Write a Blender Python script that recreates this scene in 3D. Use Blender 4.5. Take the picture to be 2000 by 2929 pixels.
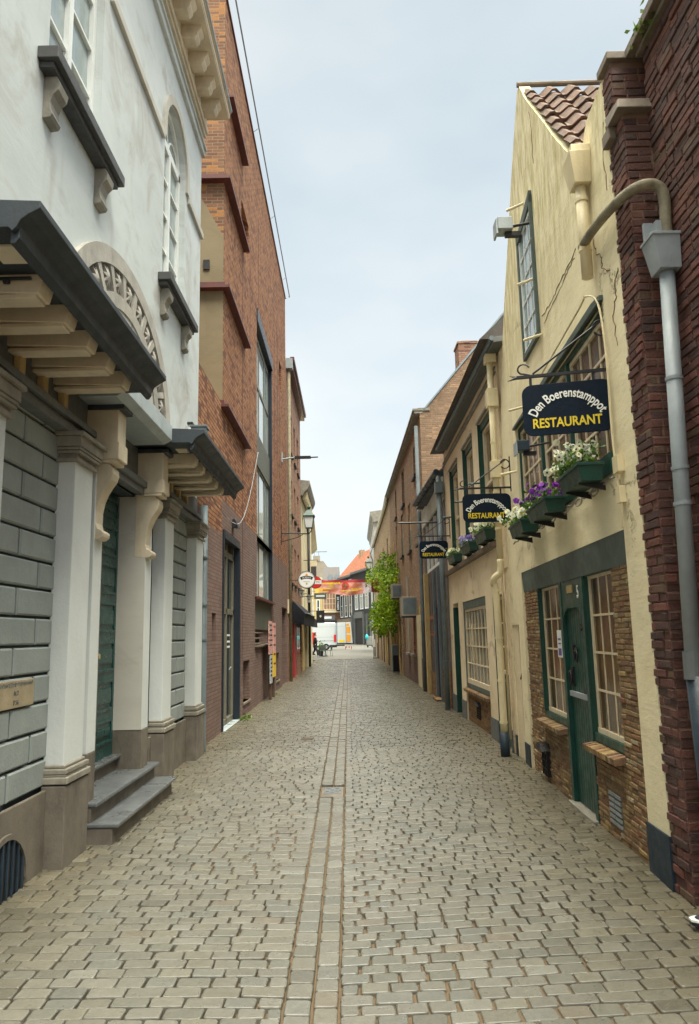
import bpy, bmesh, math, random
import numpy as np
from mathutils import Vector, Matrix
random.seed(7); rng = np.random.default_rng(7)
PI = math.pi; rad = math.radians
for o in list(bpy.data.objects): bpy.data.objects.remove(o)
scene = bpy.context.scene; COL = scene.collection
# ------------------------------------------------------------------ camera
pitch, roll, yaw = rad(9.48), rad(1.23), rad(-0.1)
fwd = Vector((-math.sin(yaw)*math.cos(pitch), math.cos(yaw)*math.cos(pitch), math.sin(pitch)))
r0 = Vector((math.cos(yaw), math.sin(yaw), 0)); u0 = r0.cross(fwd)
cr = r0*math.cos(roll) - u0*math.sin(roll); cu = cr.cross(fwd)
cam = bpy.data.cameras.new('camera'); camo = bpy.data.objects.new('camera', cam); COL.objects.link(camo)
mt = Matrix.Identity(4)
for i in range(3):
    mt[i][0] = cr[i]; mt[i][1] = cu[i]; mt[i][2] = -fwd[i]
mt[2][3] = 1.6
camo.matrix_world = mt
cam.sensor_fit = 'VERTICAL'; cam.sensor_height = 24; cam.lens = 24*2100/2929
cam.clip_start = 0.05; cam.clip_end = 3000
scene.camera = camo
# ------------------------------------------------------------------ sky, sun, exposure
SUN_EL, SUN_AZ = rad(58), rad(158)      # azimuth clockwise from +Y (the street's axis)
w = bpy.data.worlds.new('World'); scene.world = w; w.use_nodes = True
nt = w.node_tree; nt.nodes.clear()
def N(t, **k):
    n = nt.nodes.new(t)
    for a, b in k.items(): setattr(n, a, b)
    return n
def mathn(op, a, b=None, clamp=False):
    n = N('ShaderNodeMath', operation=op, use_clamp=clamp)
    for i, v in enumerate((a, b)):
        if v is None: continue
        if isinstance(v, (int, float)): n.inputs[i].default_value = v
        else: nt.links.new(v, n.inputs[i])
    return n.outputs[0]
def mixc(f, a, b):
    n = N('ShaderNodeMix', data_type='RGBA')
    for s, v in ((n.inputs[0], f), (n.inputs[6], a), (n.inputs[7], b)):
        if isinstance(v, (int, float)): s.default_value = v
        elif isinstance(v, tuple): s.default_value = (*v, 1) if len(v) == 3 else v
        else: nt.links.new(v, s)
    return n.outputs[2]
sky = N('ShaderNodeTexSky', sky_type='NISHITA'); sky.sun_disc = False
sky.sun_elevation = SUN_EL; sky.sun_rotation = SUN_AZ
tc = N('ShaderNodeTexCoord'); sep = N('ShaderNodeSeparateXYZ'); nt.links.new(tc.outputs['Generated'], sep.inputs[0])
mp = N('ShaderNodeMapping'); mp.inputs['Scale'].default_value = (1.2, 1.0, 2.6); nt.links.new(tc.outputs['Generated'], mp.inputs[0])
nz = N('ShaderNodeTexNoise'); nz.inputs['Scale'].default_value = 1.7; nz.inputs['Detail'].default_value = 4; nz.inputs['Roughness'].default_value = 0.5
nt.links.new(mp.outputs[0], nz.inputs['Vector'])
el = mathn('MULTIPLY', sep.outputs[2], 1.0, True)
# cloud deck: zenith boosted far above the framed sky, added to light the street
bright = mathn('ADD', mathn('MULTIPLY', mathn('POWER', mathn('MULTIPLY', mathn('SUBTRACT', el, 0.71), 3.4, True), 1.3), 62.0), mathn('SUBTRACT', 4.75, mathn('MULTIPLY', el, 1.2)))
cn = mathn('MULTIPLY', mathn('SUBTRACT', nz.outputs['Fac'], 0.30), 2.1, True)
cloudc = mixc(cn, (0.60, 0.715, 0.79), (0.92, 0.965, 0.965))
cloudc = mixc(mathn('MULTIPLY', mathn('SUBTRACT', el, 0.72), 5.0, True), cloudc, (1.0, 0.965, 0.80))
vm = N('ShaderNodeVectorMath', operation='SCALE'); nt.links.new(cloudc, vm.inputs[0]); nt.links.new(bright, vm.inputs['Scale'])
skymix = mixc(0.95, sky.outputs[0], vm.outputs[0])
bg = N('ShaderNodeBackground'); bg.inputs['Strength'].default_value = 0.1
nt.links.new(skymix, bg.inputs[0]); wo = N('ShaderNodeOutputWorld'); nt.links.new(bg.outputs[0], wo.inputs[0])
sl = bpy.data.lights.new('sun', 'SUN'); sl.energy = 1.5; sl.angle = rad(25); sl.color = (1, 0.95, 0.80)
so = bpy.data.objects.new('sun', sl); COL.objects.link(so); so.location = (0, 0, 40)
sd = Vector((math.sin(SUN_AZ)*math.cos(SUN_EL), math.cos(SUN_AZ)*math.cos(SUN_EL), math.sin(SUN_EL)))
so.rotation_euler = sd.to_track_quat('Z', 'Y').to_euler()
scene.view_settings.view_transform = 'Standard'; scene.view_settings.look = 'None'
scene.view_settings.exposure = 1.32; scene.view_settings.gamma = 1
scene.render.engine = 'CYCLES'
scene.cycles.max_bounces = 8; scene.cycles.diffuse_bounces = 4
# ------------------------------------------------------------------ materials
class Mat:
    """small node-graph helper"""
    def __init__(s, name, base=(0.5, 0.5, 0.5), rough=0.7, metal=0.0, spec=0.5):
        s.m = bpy.data.materials.new(name); s.m.use_nodes = True
        s.nt = s.m.node_tree; s.b = s.nt.nodes['Principled BSDF']
        s.b.inputs['Base Color'].default_value = (*base, 1); s.b.inputs['Roughness'].default_value = rough
        s.b.inputs['Metallic'].default_value = metal; s.b.inputs['Specular IOR Level'].default_value = spec
        s.tc = s.nt.nodes.new('ShaderNodeTexCoord'); s.co = s.tc.outputs['Object']; s.base = None; s.h = None
    def n(s, t, **k):
        n = s.nt.nodes.new(t)
        for a, b in k.items(): setattr(n, a, b)
        return n
    def put(s, sock, v):
        if isinstance(v, (int, float)): sock.default_value = v
        elif isinstance(v, tuple): sock.default_value = (*v, 1) if (len(v) == 3 and sock.type == 'RGBA') else v
        else: s.nt.links.new(v, sock)
    def math(s, op, a, b=None, c=None, clamp=False):
        n = s.n('ShaderNodeMath', operation=op, use_clamp=clamp)
        for i, v in enumerate((a, b, c)):
            if v is not None: s.put(n.inputs[i], v)
        return n.outputs[0]
    def mapv(s, scale=(1, 1, 1), loc=(0, 0, 0), vec=None):
        n = s.n('ShaderNodeMapping'); n.inputs['Scale'].default_value = scale; n.inputs['Location'].default_value = loc
        s.put(n.inputs[0], vec or s.co); return n.outputs[0]
    def noise(s, scale, detail=3, rough=0.55, vec=None, stretch=None, loc=(0, 0, 0), out='Fac', dist=0):
        n = s.n('ShaderNodeTexNoise'); n.inputs['Scale'].default_value = scale; n.inputs['Detail'].default_value = detail
        n.inputs['Roughness'].default_value = rough; n.inputs['Distortion'].default_value = dist
        s.put(n.inputs['Vector'], s.mapv(stretch or (1, 1, 1), loc, vec)); return n.outputs[out]
    def ramp(s, f, a, b, lo=0.0, hi=1.0):
        n = s.n('ShaderNodeMapRange'); s.put(n.inputs[0], f)
        n.inputs[1].default_value = a; n.inputs[2].default_value = b; n.inputs[3].default_value = lo; n.inputs[4].default_value = hi
        return n.outputs[0]
    def mix(s, f, a, b, mode='MIX'):
        n = s.n('ShaderNodeMix', data_type='RGBA', blend_type=mode)
        s.put(n.inputs[0], f); s.put(n.inputs[6], a); s.put(n.inputs[7], b); return n.outputs[2]
    def z(s):
        n = s.n('ShaderNodeSeparateXYZ'); s.put(n.inputs[0], s.co); return n.outputs
    def col(s, c): s.base = c; s.put(s.b.inputs['Base Color'], c); return s
    def rgh(s, r): s.put(s.b.inputs['Roughness'], r); return s
    def bump(s, h, dist=0.01, strength=1.0):
        n = s.n('ShaderNodeBump'); n.inputs['Distance'].default_value = dist; n.inputs['Strength'].default_value = strength
        s.put(n.inputs['Height'], h); s.put(s.b.inputs['Normal'], n.outputs[0]); return s
def paint(name, c, rough=0.5, var=0.15, metal=0.0, dirt=0.25, scale=6, bump=0.002, spec=0.5):
    m = Mat(name, c, rough, metal, spec)
    f = m.ramp(m.noise(scale, 5, 0.6), 0.3, 0.7)
    d = m.ramp(m.noise(scale*0.5, 6, 0.65, stretch=(3, 3, 0.5), loc=(3, 1, 2)), 0.5, 0.75, 0, dirt)
    c1 = tuple(x*(1-var) for x in c); c2 = tuple(min(1, x*(1+var)) for x in c)
    b = m.mix(f, c1, c2)
    m.col(m.mix(d, b, tuple(x*0.45+0.02 for x in c)))
    m.rgh(m.ramp(m.noise(scale*3, 3), 0.3, 0.7, max(0.05, rough-0.1), min(1, rough+0.12)))
    if bump: m.bump(m.noise(scale*14, 4, 0.6), bump)
    return m.m
def stucco(name, c, stain=(0.30, 0.22, 0.11), amount=0.7, bumpd=0.006, cracks=0.0, moss=0.0, rough=0.85):
    m = Mat(name, c, rough, 0, 0.3)
    big = m.noise(0.9, 6, 0.6, stretch=(0.5, 0.5, 1)); med = m.noise(5, 6, 0.65, stretch=(0.4, 0.4, 1))
    streak = m.noise(2.0, 7, 0.66, stretch=(0.5, 0.5, 0.5), loc=(2, 5, 1), dist=0.9)
    blot = m.ramp(m.noise(3.1, 8, 0.75, stretch=(0.45, 0.45, 1), loc=(7, 3, 1)), 0.55, 0.72, 0, amount*0.8)
    b = m.mix(m.ramp(big, 0.3, 0.7), tuple(x*0.88 for x in c), tuple(min(1, x*1.07) for x in c))
    b = m.mix(m.ramp(med, 0.45, 0.75, 0, 0.3), b, tuple(x*0.75 for x in c))
    b = m.mix(m.math('MULTIPLY', m.ramp(streak, 0.52, 0.78), amount), b, stain)
    b = m.mix(m.math('MULTIPLY', blot, 0.5), b, tuple(x*0.7 for x in stain))
    drip = m.math('MULTIPLY', m.ramp(m.noise(3.2, 4, 0.6, stretch=(0.9, 0.9, 0.10), loc=(9, 2, 5)), 0.56, 0.68), m.ramp(m.noise(1.1, 3, loc=(3, 8, 2)), 0.45, 0.6, 0, amount*0.45))
    b = m.mix(drip, b, stain)
    h = m.math('ADD', m.math('MULTIPLY', m.noise(30, 6, 0.7, stretch=(0.4, 0.4, 1)), 0.5), m.math('MULTIPLY', m.noise(5, 5, 0.6, stretch=(0.4, 0.4, 1)), 1.2))
    if cracks:
        v = m.n('ShaderNodeTexVoronoi', feature='DISTANCE_TO_EDGE'); v.inputs['Scale'].default_value = 0.62
        wv = m.n('ShaderNodeVectorMath', operation='MULTIPLY_ADD')
        m.put(wv.inputs[0], m.noise(4, 6, 0.7, out='Color')); wv.inputs[1].default_value = (0.55, 0.55, 0.55); m.put(wv.inputs[2], m.co)
        m.put(v.inputs['Vector'], wv.outputs[0])
        line = m.ramp(v.outputs['Distance'], 0.0, 0.008, 1, 0)
        line = m.math('MULTIPLY', line, m.ramp(m.noise(0.8, 2, loc=(1, 9, 4)), 0.47, 0.56))
        b = m.mix(m.math('MULTIPLY', line, cracks), b, (0.16, 0.10, 0.05)); h = m.math('SUBTRACT', h, line)
    if moss:
        z = m.z()[2]
        f = m.math('MULTIPLY', m.ramp(z, 4.3, 5.6), m.ramp(m.noise(3.5, 7, 0.7, stretch=(3, 3, 0.6)), 0.42, 0.62, 0, moss))
        b = m.mix(f, b, (0.30, 0.24, 0.03))
    m.col(b).bump(h, bumpd); return m.m
def brick(name, c1, c2, mortar, bl=0.22, bh=0.065, joint=0.010, bumpd=0.008, off=0.5, odd=None, wob=0.004, rough=0.85, oddf=0.12, grime=0.35, shift=0):
    m = Mat(name, c1, rough, 0, 0.3)
    x, y, z = m.z(); cb = m.n('ShaderNodeCombineXYZ')
    wn = m.n('ShaderNodeTexNoise'); wn.inputs['Scale'].default_value = 7; m.put(wn.inputs['Vector'], m.co)
    sp = m.n('ShaderNodeSeparateXYZ'); m.put(sp.inputs[0], wn.outputs['Color'])
    u = m.math('ADD', m.math('ADD', x, y), m.math('MULTIPLY', sp.outputs[0], wob*3)); v = m.math('ADD', z, m.math('MULTIPLY', sp.outputs[1], wob*2))
    m.put(cb.inputs[0], m.math('ADD', u, shift)); m.put(cb.inputs[1], v)
    t = m.n('ShaderNodeTexBrick'); t.offset = off; t.inputs['Scale'].default_value = 1.0
    m.put(t.inputs['Vector'], cb.outputs[0]); t.inputs['Brick Width'].default_value = bl; t.inputs['Row Height'].default_value = bh
    t.inputs['Mortar Size'].default_value = joint*0.5; t.inputs['Mortar Smooth'].default_value = 0.25
    t.inputs['Color1'].default_value = (0, 0, 0, 1); t.inputs['Color2'].default_value = (1, 1, 1, 1); t.inputs['Mortar'].default_value = (0.5, 0.5, 0.5, 1)
    r = t.outputs['Color']
    # random per brick value also from a cell noise, so that tints do not march in step
    b = m.mix(r, c1, c2)
    if odd is not None:
        cell = m.n('ShaderNodeTexWhiteNoise', noise_dimensions='2D')
        fl = m.n('ShaderNodeVectorMath', operation='FLOOR'); mu = m.n('ShaderNodeVectorMath', operation='MULTIPLY')
        m.put(mu.inputs[0], cb.outputs[0]); mu.inputs[1].default_value = (1/bl, 1/bh, 1); m.put(fl.inputs[0], mu.outputs[0]); m.put(cell.inputs['Vector'], fl.outputs[0])
        b = m.mix(m.ramp(cell.outputs['Value'], 1-oddf, 1-oddf+0.02), b, odd)
    b = m.mix(m.ramp(m.noise(26, 5, 0.7), 0.35, 0.75, 0, 0.45), b, tuple(q*0.55 for q in c1))
    b = m.mix(t.outputs['Fac'], b, mortar)
    g = m.ramp(m.noise(0.7, 7, 0.65, stretch=(1.5, 1.5, 0.8)), 0.45, 0.72, 0, grime)
    b = m.mix(g, b, tuple(q*0.35 for q in c1))
    h = m.math('SUBTRACT', m.math('MULTIPLY', m.noise(30, 5, 0.7), 0.5), t.outputs['Fac'])
    m.col(b).bump(h, bumpd); return m.m
def tinted(name, rough=0.85, grain=24, bumpd=0.003, mul=0.35, spec=0.35, wet=None):
    """colour from the random tint each brick or sett carries"""
    m = Mat(name, (0.5,)*3, rough, 0, spec)
    a = m.n('ShaderNodeAttribute', attribute_name='tint')
    b = m.mix(m.ramp(m.noise(grain, 6, 0.7), 0.35, 0.72, 0, mul), a.outputs['Color'], (0.06, 0.05, 0.04))
    b = m.mix(m.ramp(m.noise(0.55, 6, 0.65), 0.48, 0.7, 0, 0.3), b, (0.085, 0.075, 0.06))
    m.col(b).bump(m.math('ADD', m.noise(grain*2.4, 5, 0.7), m.math('MULTIPLY', m.noise(grain*0.6, 3), 1.2)), bumpd)
    m.rgh(m.ramp(m.noise(grain*0.5, 4), 0.3, 0.7, rough-0.12, rough+0.12))
    return m.m
def glass(name, c=(0.02, 0.025, 0.03), rough=0.06, var=0.0, c2=(0.2, 0.2, 0.2), spec=0.8, wav=0.0015, sc=5):
    m = Mat(name, c, rough, 0, spec)
    if var: m.col(m.mix(m.ramp(m.noise(sc, 4, 0.6, stretch=(1, 1, 0.5)), 0.4, 0.65, 0, var), c, c2))
    if wav: m.bump(m.noise(3.0, 2), wav)
    return m.m
def wood(name, c, rough=0.6, dirt=0.4):
    m = Mat(name, c, rough, 0, 0.35)
    g = m.noise(14, 6, 0.65, stretch=(6, 6, 0.5))
    b = m.mix(m.ramp(g, 0.3, 0.7), tuple(x*0.72 for x in c), tuple(min(1, x*1.15) for x in c))
    b = m.mix(m.ramp(m.noise(2.2, 7, 0.7, stretch=(2, 2, 0.6), loc=(5, 2, 3)), 0.5, 0.75, 0, dirt), b, tuple(x*0.4+0.01 for x in c))
    m.col(b).bump(g, 0.002); return m.m
def stone(name, c, rough=0.75, dark=0.5, sc=5, spec=0.4):
    m = Mat(name, c, rough, 0, spec)
    b = m.mix(m.ramp(m.noise(sc, 7, 0.65), 0.3, 0.7), tuple(x*0.75 for x in c), tuple(min(1, x*1.18) for x in c))
    b = m.mix(m.ramp(m.noise(2.4, 8, 0.75, stretch=(1.6, 1.6, 0.6), loc=(3, 7, 2)), 0.46, 0.7, 0, dark), b, tuple(x*0.4 for x in c))
    b = m.mix(m.ramp(m.noise(60, 3, 0.8), 0.62, 0.7, 0, 0.4), b, tuple(min(1, x*1.5) for x in c))
    m.col(b).bump(m.math('ADD', m.noise(50, 6, 0.7), m.noise(7, 4)), 0.003)
    m.rgh(m.ramp(m.noise(4, 4), 0.35, 0.7, rough-0.15, rough+0.1)); return m.m
K = dict(
 white_wall=stucco('white_render', (0.56, 0.60, 0.60), (0.30, 0.26, 0.21), 0.85, 0.003),
 white_trim=stucco('white_trim_render', (0.50, 0.48, 0.43), (0.26, 0.22, 0.17), 0.55, 0.002),
 pale_paint=paint('pale_pilaster_paint', (0.62, 0.65, 0.64), 0.75, 0.06, dirt=0.18, scale=2, bump=0.003),
 cream_wood=paint('cream_painted_wood', (0.60, 0.52, 0.39), 0.6, 0.12, dirt=0.35, scale=4, bump=0.002),
 ochre_wood=wood('ochre_weathered_wood', (0.50, 0.36, 0.16), 0.6, 0.4),
 block=paint('grey_green_block_paint', (0.27, 0.30, 0.29), 0.7, 0.12, dirt=0.4, scale=2.5, bump=0.004),
 groove=paint('dark_groove', (0.05, 0.07, 0.08), 0.8),
 frieze=paint('slate_grey_paint', (0.125, 0.135, 0.135), 0.6, 0.12, dirt=0.35),
 slate=paint('blue_grey_canopy_paint', (0.028, 0.038, 0.048), 0.55, 0.18, dirt=0.4, scale=3),
 zinc_edge=paint('pale_zinc_edge', (0.36, 0.42, 0.44), 0.45, 0.12, dirt=0.3, scale=4),
 base_stone=stone('grey_base_stone', (0.165, 0.143, 0.115), 0.7, 0.8),
 blue_stone=stone('blue_stone_step', (0.125, 0.135, 0.14), 0.38, 0.5, 9, 0.5),
 mould_stone=stone('tan_moulding_stone', (0.27, 0.25, 0.205), 0.7, 0.5),
 tablet=stone('tan_inscribed_stone', (0.38, 0.31, 0.20), 0.7, 0.3),
 door_green=paint('dark_teal_door_paint', (0.012, 0.06, 0.055), 0.32, 0.2, dirt=0.2, scale=3, bump=0.001),
 green=paint('bottle_green_paint', (0.004, 0.05, 0.035), 0.4, 0.25, dirt=0.35, scale=4),
 green_old=wood('weathered_green_boards', (0.03, 0.10, 0.075), 0.5, 0.5),
 green_grey=paint('grey_green_lintel_paint', (0.075, 0.10, 0.085), 0.6, 0.25, dirt=0.5, scale=3),
 cream=stucco('cream_stucco', (0.82, 0.72, 0.48), (0.50, 0.36, 0.18), 0.6, 0.008, cracks=0.6, moss=0.6),
 cream2=stucco('peach_cream_stucco', (0.77, 0.64, 0.44), (0.40, 0.27, 0.13), 0.42, 0.008, cracks=0.6),
 cream_pipe=paint('cream_pipe_paint', (0.72, 0.61, 0.38), 0.5, 0.1, dirt=0.35, scale=4),
 cream_frame=wood('cream_window_paint', (0.72, 0.60, 0.42), 0.45, 0.2),
 white_frame=paint('white_window_paint', (0.76, 0.78, 0.76), 0.4, 0.05, dirt=0.15),
 navy=paint('navy_plinth_paint', (0.012, 0.028, 0.045), 0.55, 0.25, dirt=0.3, scale=4),
 sign_navy=paint('navy_sign_paint', (0.003, 0.010, 0.022), 0.6, 0.2, dirt=0.15, spec=0.15),
 sign_white=paint('sign_white_letters', (0.8, 0.8, 0.76), 0.5, 0.03, dirt=0.1, bump=0),
 sign_yellow=paint('sign_yellow_letters', (0.74, 0.55, 0.02), 0.45, 0.06, dirt=0.1, bump=0),
 iron=paint('black_iron', (0.018, 0.017, 0.018), 0.45, 0.3, 0.3, 0.2),
 red_brick=brick('orange_red_brick', (0.30, 0.12, 0.05), (0.47, 0.22, 0.10), (0.09, 0.055, 0.04), 0.22, 0.075, 0.020, 0.014, odd=(0.17, 0.065, 0.035), oddf=0.22, grime=0.25),
 old_brick=brick('mottled_side_brick', (0.16, 0.075, 0.045), (0.27, 0.13, 0.07), (0.28, 0.22, 0.15), 0.21, 0.068, 0.014, 0.012, odd=(0.42, 0.18, 0.055), oddf=0.22, grime=0.2),
 purple_brick=brick('purple_painted_brick', (0.18, 0.118, 0.098), (0.24, 0.165, 0.14), (0.13, 0.08, 0.065), 0.20, 0.062, 0.012, 0.012, odd=(0.22, 0.13, 0.105), grime=0.3),
 cement=stucco('brown_cement_render', (0.23, 0.185, 0.115), (0.12, 0.09, 0.05), 0.45, 0.005),
 oxide=paint('red_oxide_steel', (0.10, 0.026, 0.022), 0.5, 0.2, dirt=0.3),
 anthracite=paint('anthracite_frame', (0.012, 0.018, 0.028), 0.4, 0.15),
 bronze_frame=paint('olive_grey_frame', (0.16, 0.15, 0.11), 0.45, 0.1),
 panel_grey=paint('olive_grey_panel', (0.10, 0.105, 0.08), 0.6, 0.1, dirt=0.2),
 brown_brick=brick('brown_house_brick', (0.26, 0.165, 0.10), (0.37, 0.245, 0.155), (0.30, 0.22, 0.16), 0.20, 0.06, 0.014, 0.010, odd=(0.48, 0.30, 0.18), grime=0.35),
 tan_brick=brick('tan_house_brick', (0.42, 0.30, 0.18), (0.54, 0.40, 0.25), (0.36, 0.28, 0.19), 0.20, 0.06, 0.014, 0.010, odd=(0.28, 0.17, 0.10), grime=0.25),
 rose_brick=brick('rose_house_brick', (0.32, 0.175, 0.115), (0.44, 0.255, 0.165), (0.24, 0.17, 0.13), 0.20, 0.06, 0.012, 0.009, odd=(0.2, 0.09, 0.07), grime=0.3),
 low_brick=brick('low_wall_brick', (0.20, 0.11, 0.05), (0.33, 0.19, 0.08), (0.14, 0.10, 0.06), 0.17, 0.045, 0.010, 0.010, odd=(0.13, 0.07, 0.05), grime=0.4),
 mortar_tan=stucco('tan_mortar', (0.24, 0.18, 0.10), (0.1, 0.07, 0.04), 0.4, 0.008),
 mortar_brown=stucco('brown_mortar', (0.20, 0.125, 0.085), (0.1, 0.07, 0.05), 0.4, 0.010),
 bricks=tinted('loose_tinted_bricks', 0.85, 22, 0.006, 0.45),
 setts=tinted('worn_stone_setts', 0.36, 26, 0.0022, 0.35, 0.6),
 pantile=paint('clay_pantile', (0.105, 0.058, 0.038), 0.85, 0.4, dirt=0.6, scale=5, bump=0.004),
 roof_dark=paint('dark_roof_tile', (0.07, 0.06, 0.055), 0.7, 0.2),
 roof_orange=brick('orange_roof_tiles', (0.30, 0.10, 0.05), (0.38, 0.15, 0.075), (0.18, 0.07, 0.04), 0.30, 0.32, 0.05, 0.02, grime=0.15),
 dull_pipe=paint('dull_lead_pipe', (0.13, 0.15, 0.16), 0.9, 0.2, 0, 0.3, 4, spec=0.08),
 ornament=stone('grey_carved_trim', (0.40, 0.375, 0.33), 0.75, 0.4),
 coping=stone('coping_stone', (0.20, 0.16, 0.12), 0.8, 0.5),
 zinc=paint('zinc_pipe', (0.30, 0.335, 0.35), 0.5, 0.15, 0.1, 0.3, 4),
 zinc_old=paint('mossy_pipe', (0.22, 0.19, 0.12), 0.7, 0.35, 0.0, 0.6, 9, 0.004),
 pipe_dark=paint('blue_black_pipe', (0.02, 0.035, 0.05), 0.4, 0.3, 0, 0.3),
 pipe_grey=paint('blue_grey_pipe', (0.13, 0.165, 0.18), 0.45, 0.15, 0.1, 0.3),
 gl_sky=glass('painted_pale_sky_glass', (0.30, 0.36, 0.36), 0.05, 0.6, (0.12, 0.17, 0.17)),  # bright sky seen in the panes is painted into these tones
 gl_dark=glass('dark_glass', (0.016, 0.022, 0.028), 0.05, 0.5, (0.05, 0.07, 0.075)),
 gl_sky_reflect=glass('painted_sky_reflection_glass', (0.36, 0.44, 0.44), 0.04, 0.7, (0.62, 0.70, 0.70), sc=1.2),  # pale base and patches stand in for sky reflected in the glass
 gl_amber=glass('amber_leaded_glass', (0.05, 0.026, 0.012), 0.12, 0.7, (0.17, 0.09, 0.022), wav=0.006, sc=3),
 gl_gold=glass('gold_curtain_glass', (0.24, 0.15, 0.03), 0.08, 0.8, (0.08, 0.045, 0.012), sc=2.5),
 gl_grey=glass('reflecting_old_glass', (0.16, 0.15, 0.125), 0.05, 0.8, (0.06, 0.06, 0.05), sc=6),
 black=paint('near_black', (0.008, 0.009, 0.012), 0.6, 0.2),
 awn=paint('black_awning_cloth', (0.004, 0.006, 0.014), 0.8, 0.2),
 red=paint('crimson_paint', (0.40, 0.008, 0.025), 0.4, 0.15),
 bright_red=paint('bright_red', (0.62, 0.02, 0.02), 0.4, 0.1),
 cream_far=stucco('cream_far_render', (0.68, 0.60, 0.40), (0.4, 0.33, 0.2), 0.3, 0.004),
 yellow_far=stucco('yellow_far_render', (0.55, 0.43, 0.20), (0.33, 0.25, 0.12), 0.3, 0.004),
 grey_far=stucco('grey_brown_render', (0.34, 0.30, 0.24), (0.2, 0.17, 0.13), 0.3, 0.004),
 dark_far=brick('charcoal_brick', (0.045, 0.045, 0.05), (0.075, 0.07, 0.075), (0.05, 0.05, 0.05), 0.25, 0.08, 0.01, 0.004, grime=0.2),
 lead=paint('blue_lead', (0.22, 0.28, 0.32), 0.5, 0.15),
 van=paint('white_van_paint', (0.56, 0.60, 0.62), 0.25, 0.02, dirt=0.05, bump=0),
 orange=paint('orange_lining', (0.80, 0.35, 0.02), 0.5, 0.08, bump=0),
 plate=paint('yellow_plate', (0.75, 0.55, 0.02), 0.4, 0.05, bump=0),
 tyre=paint('rubber', (0.012, 0.012, 0.012), 0.8, 0.1),
 skin=paint('skin', (0.50, 0.30, 0.22), 0.5, 0.05, bump=0),
 hair=paint('brown_hair', (0.09, 0.04, 0.025), 0.6, 0.2),
 cloth_black=paint('black_cloth', (0.010, 0.011, 0.018), 0.9, 0.2),
 cloth_navy=paint('navy_trousers', (0.020, 0.020, 0.030), 0.9, 0.2),
 shoe=paint('grey_shoe', (0.22, 0.25, 0.28), 0.7, 0.1),
 white=paint('plain_white', (0.8, 0.8, 0.78), 0.5, 0.04, dirt=0.1, bump=0),
 cyan=paint('cyan_plastic', (0.02, 0.42, 0.42), 0.4, 0.1),
 grey_box=paint('grey_metal_case', (0.22, 0.22, 0.20), 0.5, 0.15),
 rust=paint('rusty_steel', (0.10, 0.06, 0.04), 0.8, 0.35, dirt=0.4, scale=8),
 soil=paint('potting_soil', (0.04, 0.028, 0.018), 0.95, 0.3),
 lampglass=paint('frosted_lamp_glass', (0.74, 0.78, 0.78), 0.3, 0.03, dirt=0.05, bump=0),
)
def leafmat(name, c1, c2, trans=0.25):
    m = Mat(name, c1, 0.5, 0, 0.3)
    o = m.n('ShaderNodeAttribute', attribute_name='tint')
    m.col(m.mix(o.outputs['Fac'], c1, c2))
    m.b.inputs['Transmission Weight'].default_value = 0
    t = m.n('ShaderNodeBsdfTranslucent'); m.put(t.inputs[0], m.base)
    mx = m.n('ShaderNodeMixShader'); mx.inputs[0].default_value = trans
    m.nt.links.new(m.b.outputs[0], mx.inputs[1]); m.nt.links.new(t.outputs[0], mx.inputs[2])
    m.nt.links.new(mx.outputs[0], m.nt.nodes['Material Output'].inputs[0]); return m.m
K['leaf'] = leafmat('vine_leaf', (0.04, 0.13, 0.004), (0.30, 0.42, 0.015), 0.35)
K['leaf2'] = leafmat('pansy_leaf', (0.03, 0.10, 0.012), (0.14, 0.24, 0.03))
K['weed'] = leafmat('weed_leaf', (0.05, 0.10, 0.015), (0.16, 0.22, 0.04))
K['pet_white'] = leafmat('white_petal', (0.78, 0.80, 0.70), (0.74, 0.72, 0.40), 0.2)
K['pet_purple'] = leafmat('purple_petal', (0.10, 0.006, 0.22), (0.28, 0.03, 0.42), 0.2)
K['pet_violet'] = leafmat('violet_petal', (0.16, 0.12, 0.40), (0.50, 0.45, 0.75), 0.2)
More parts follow.
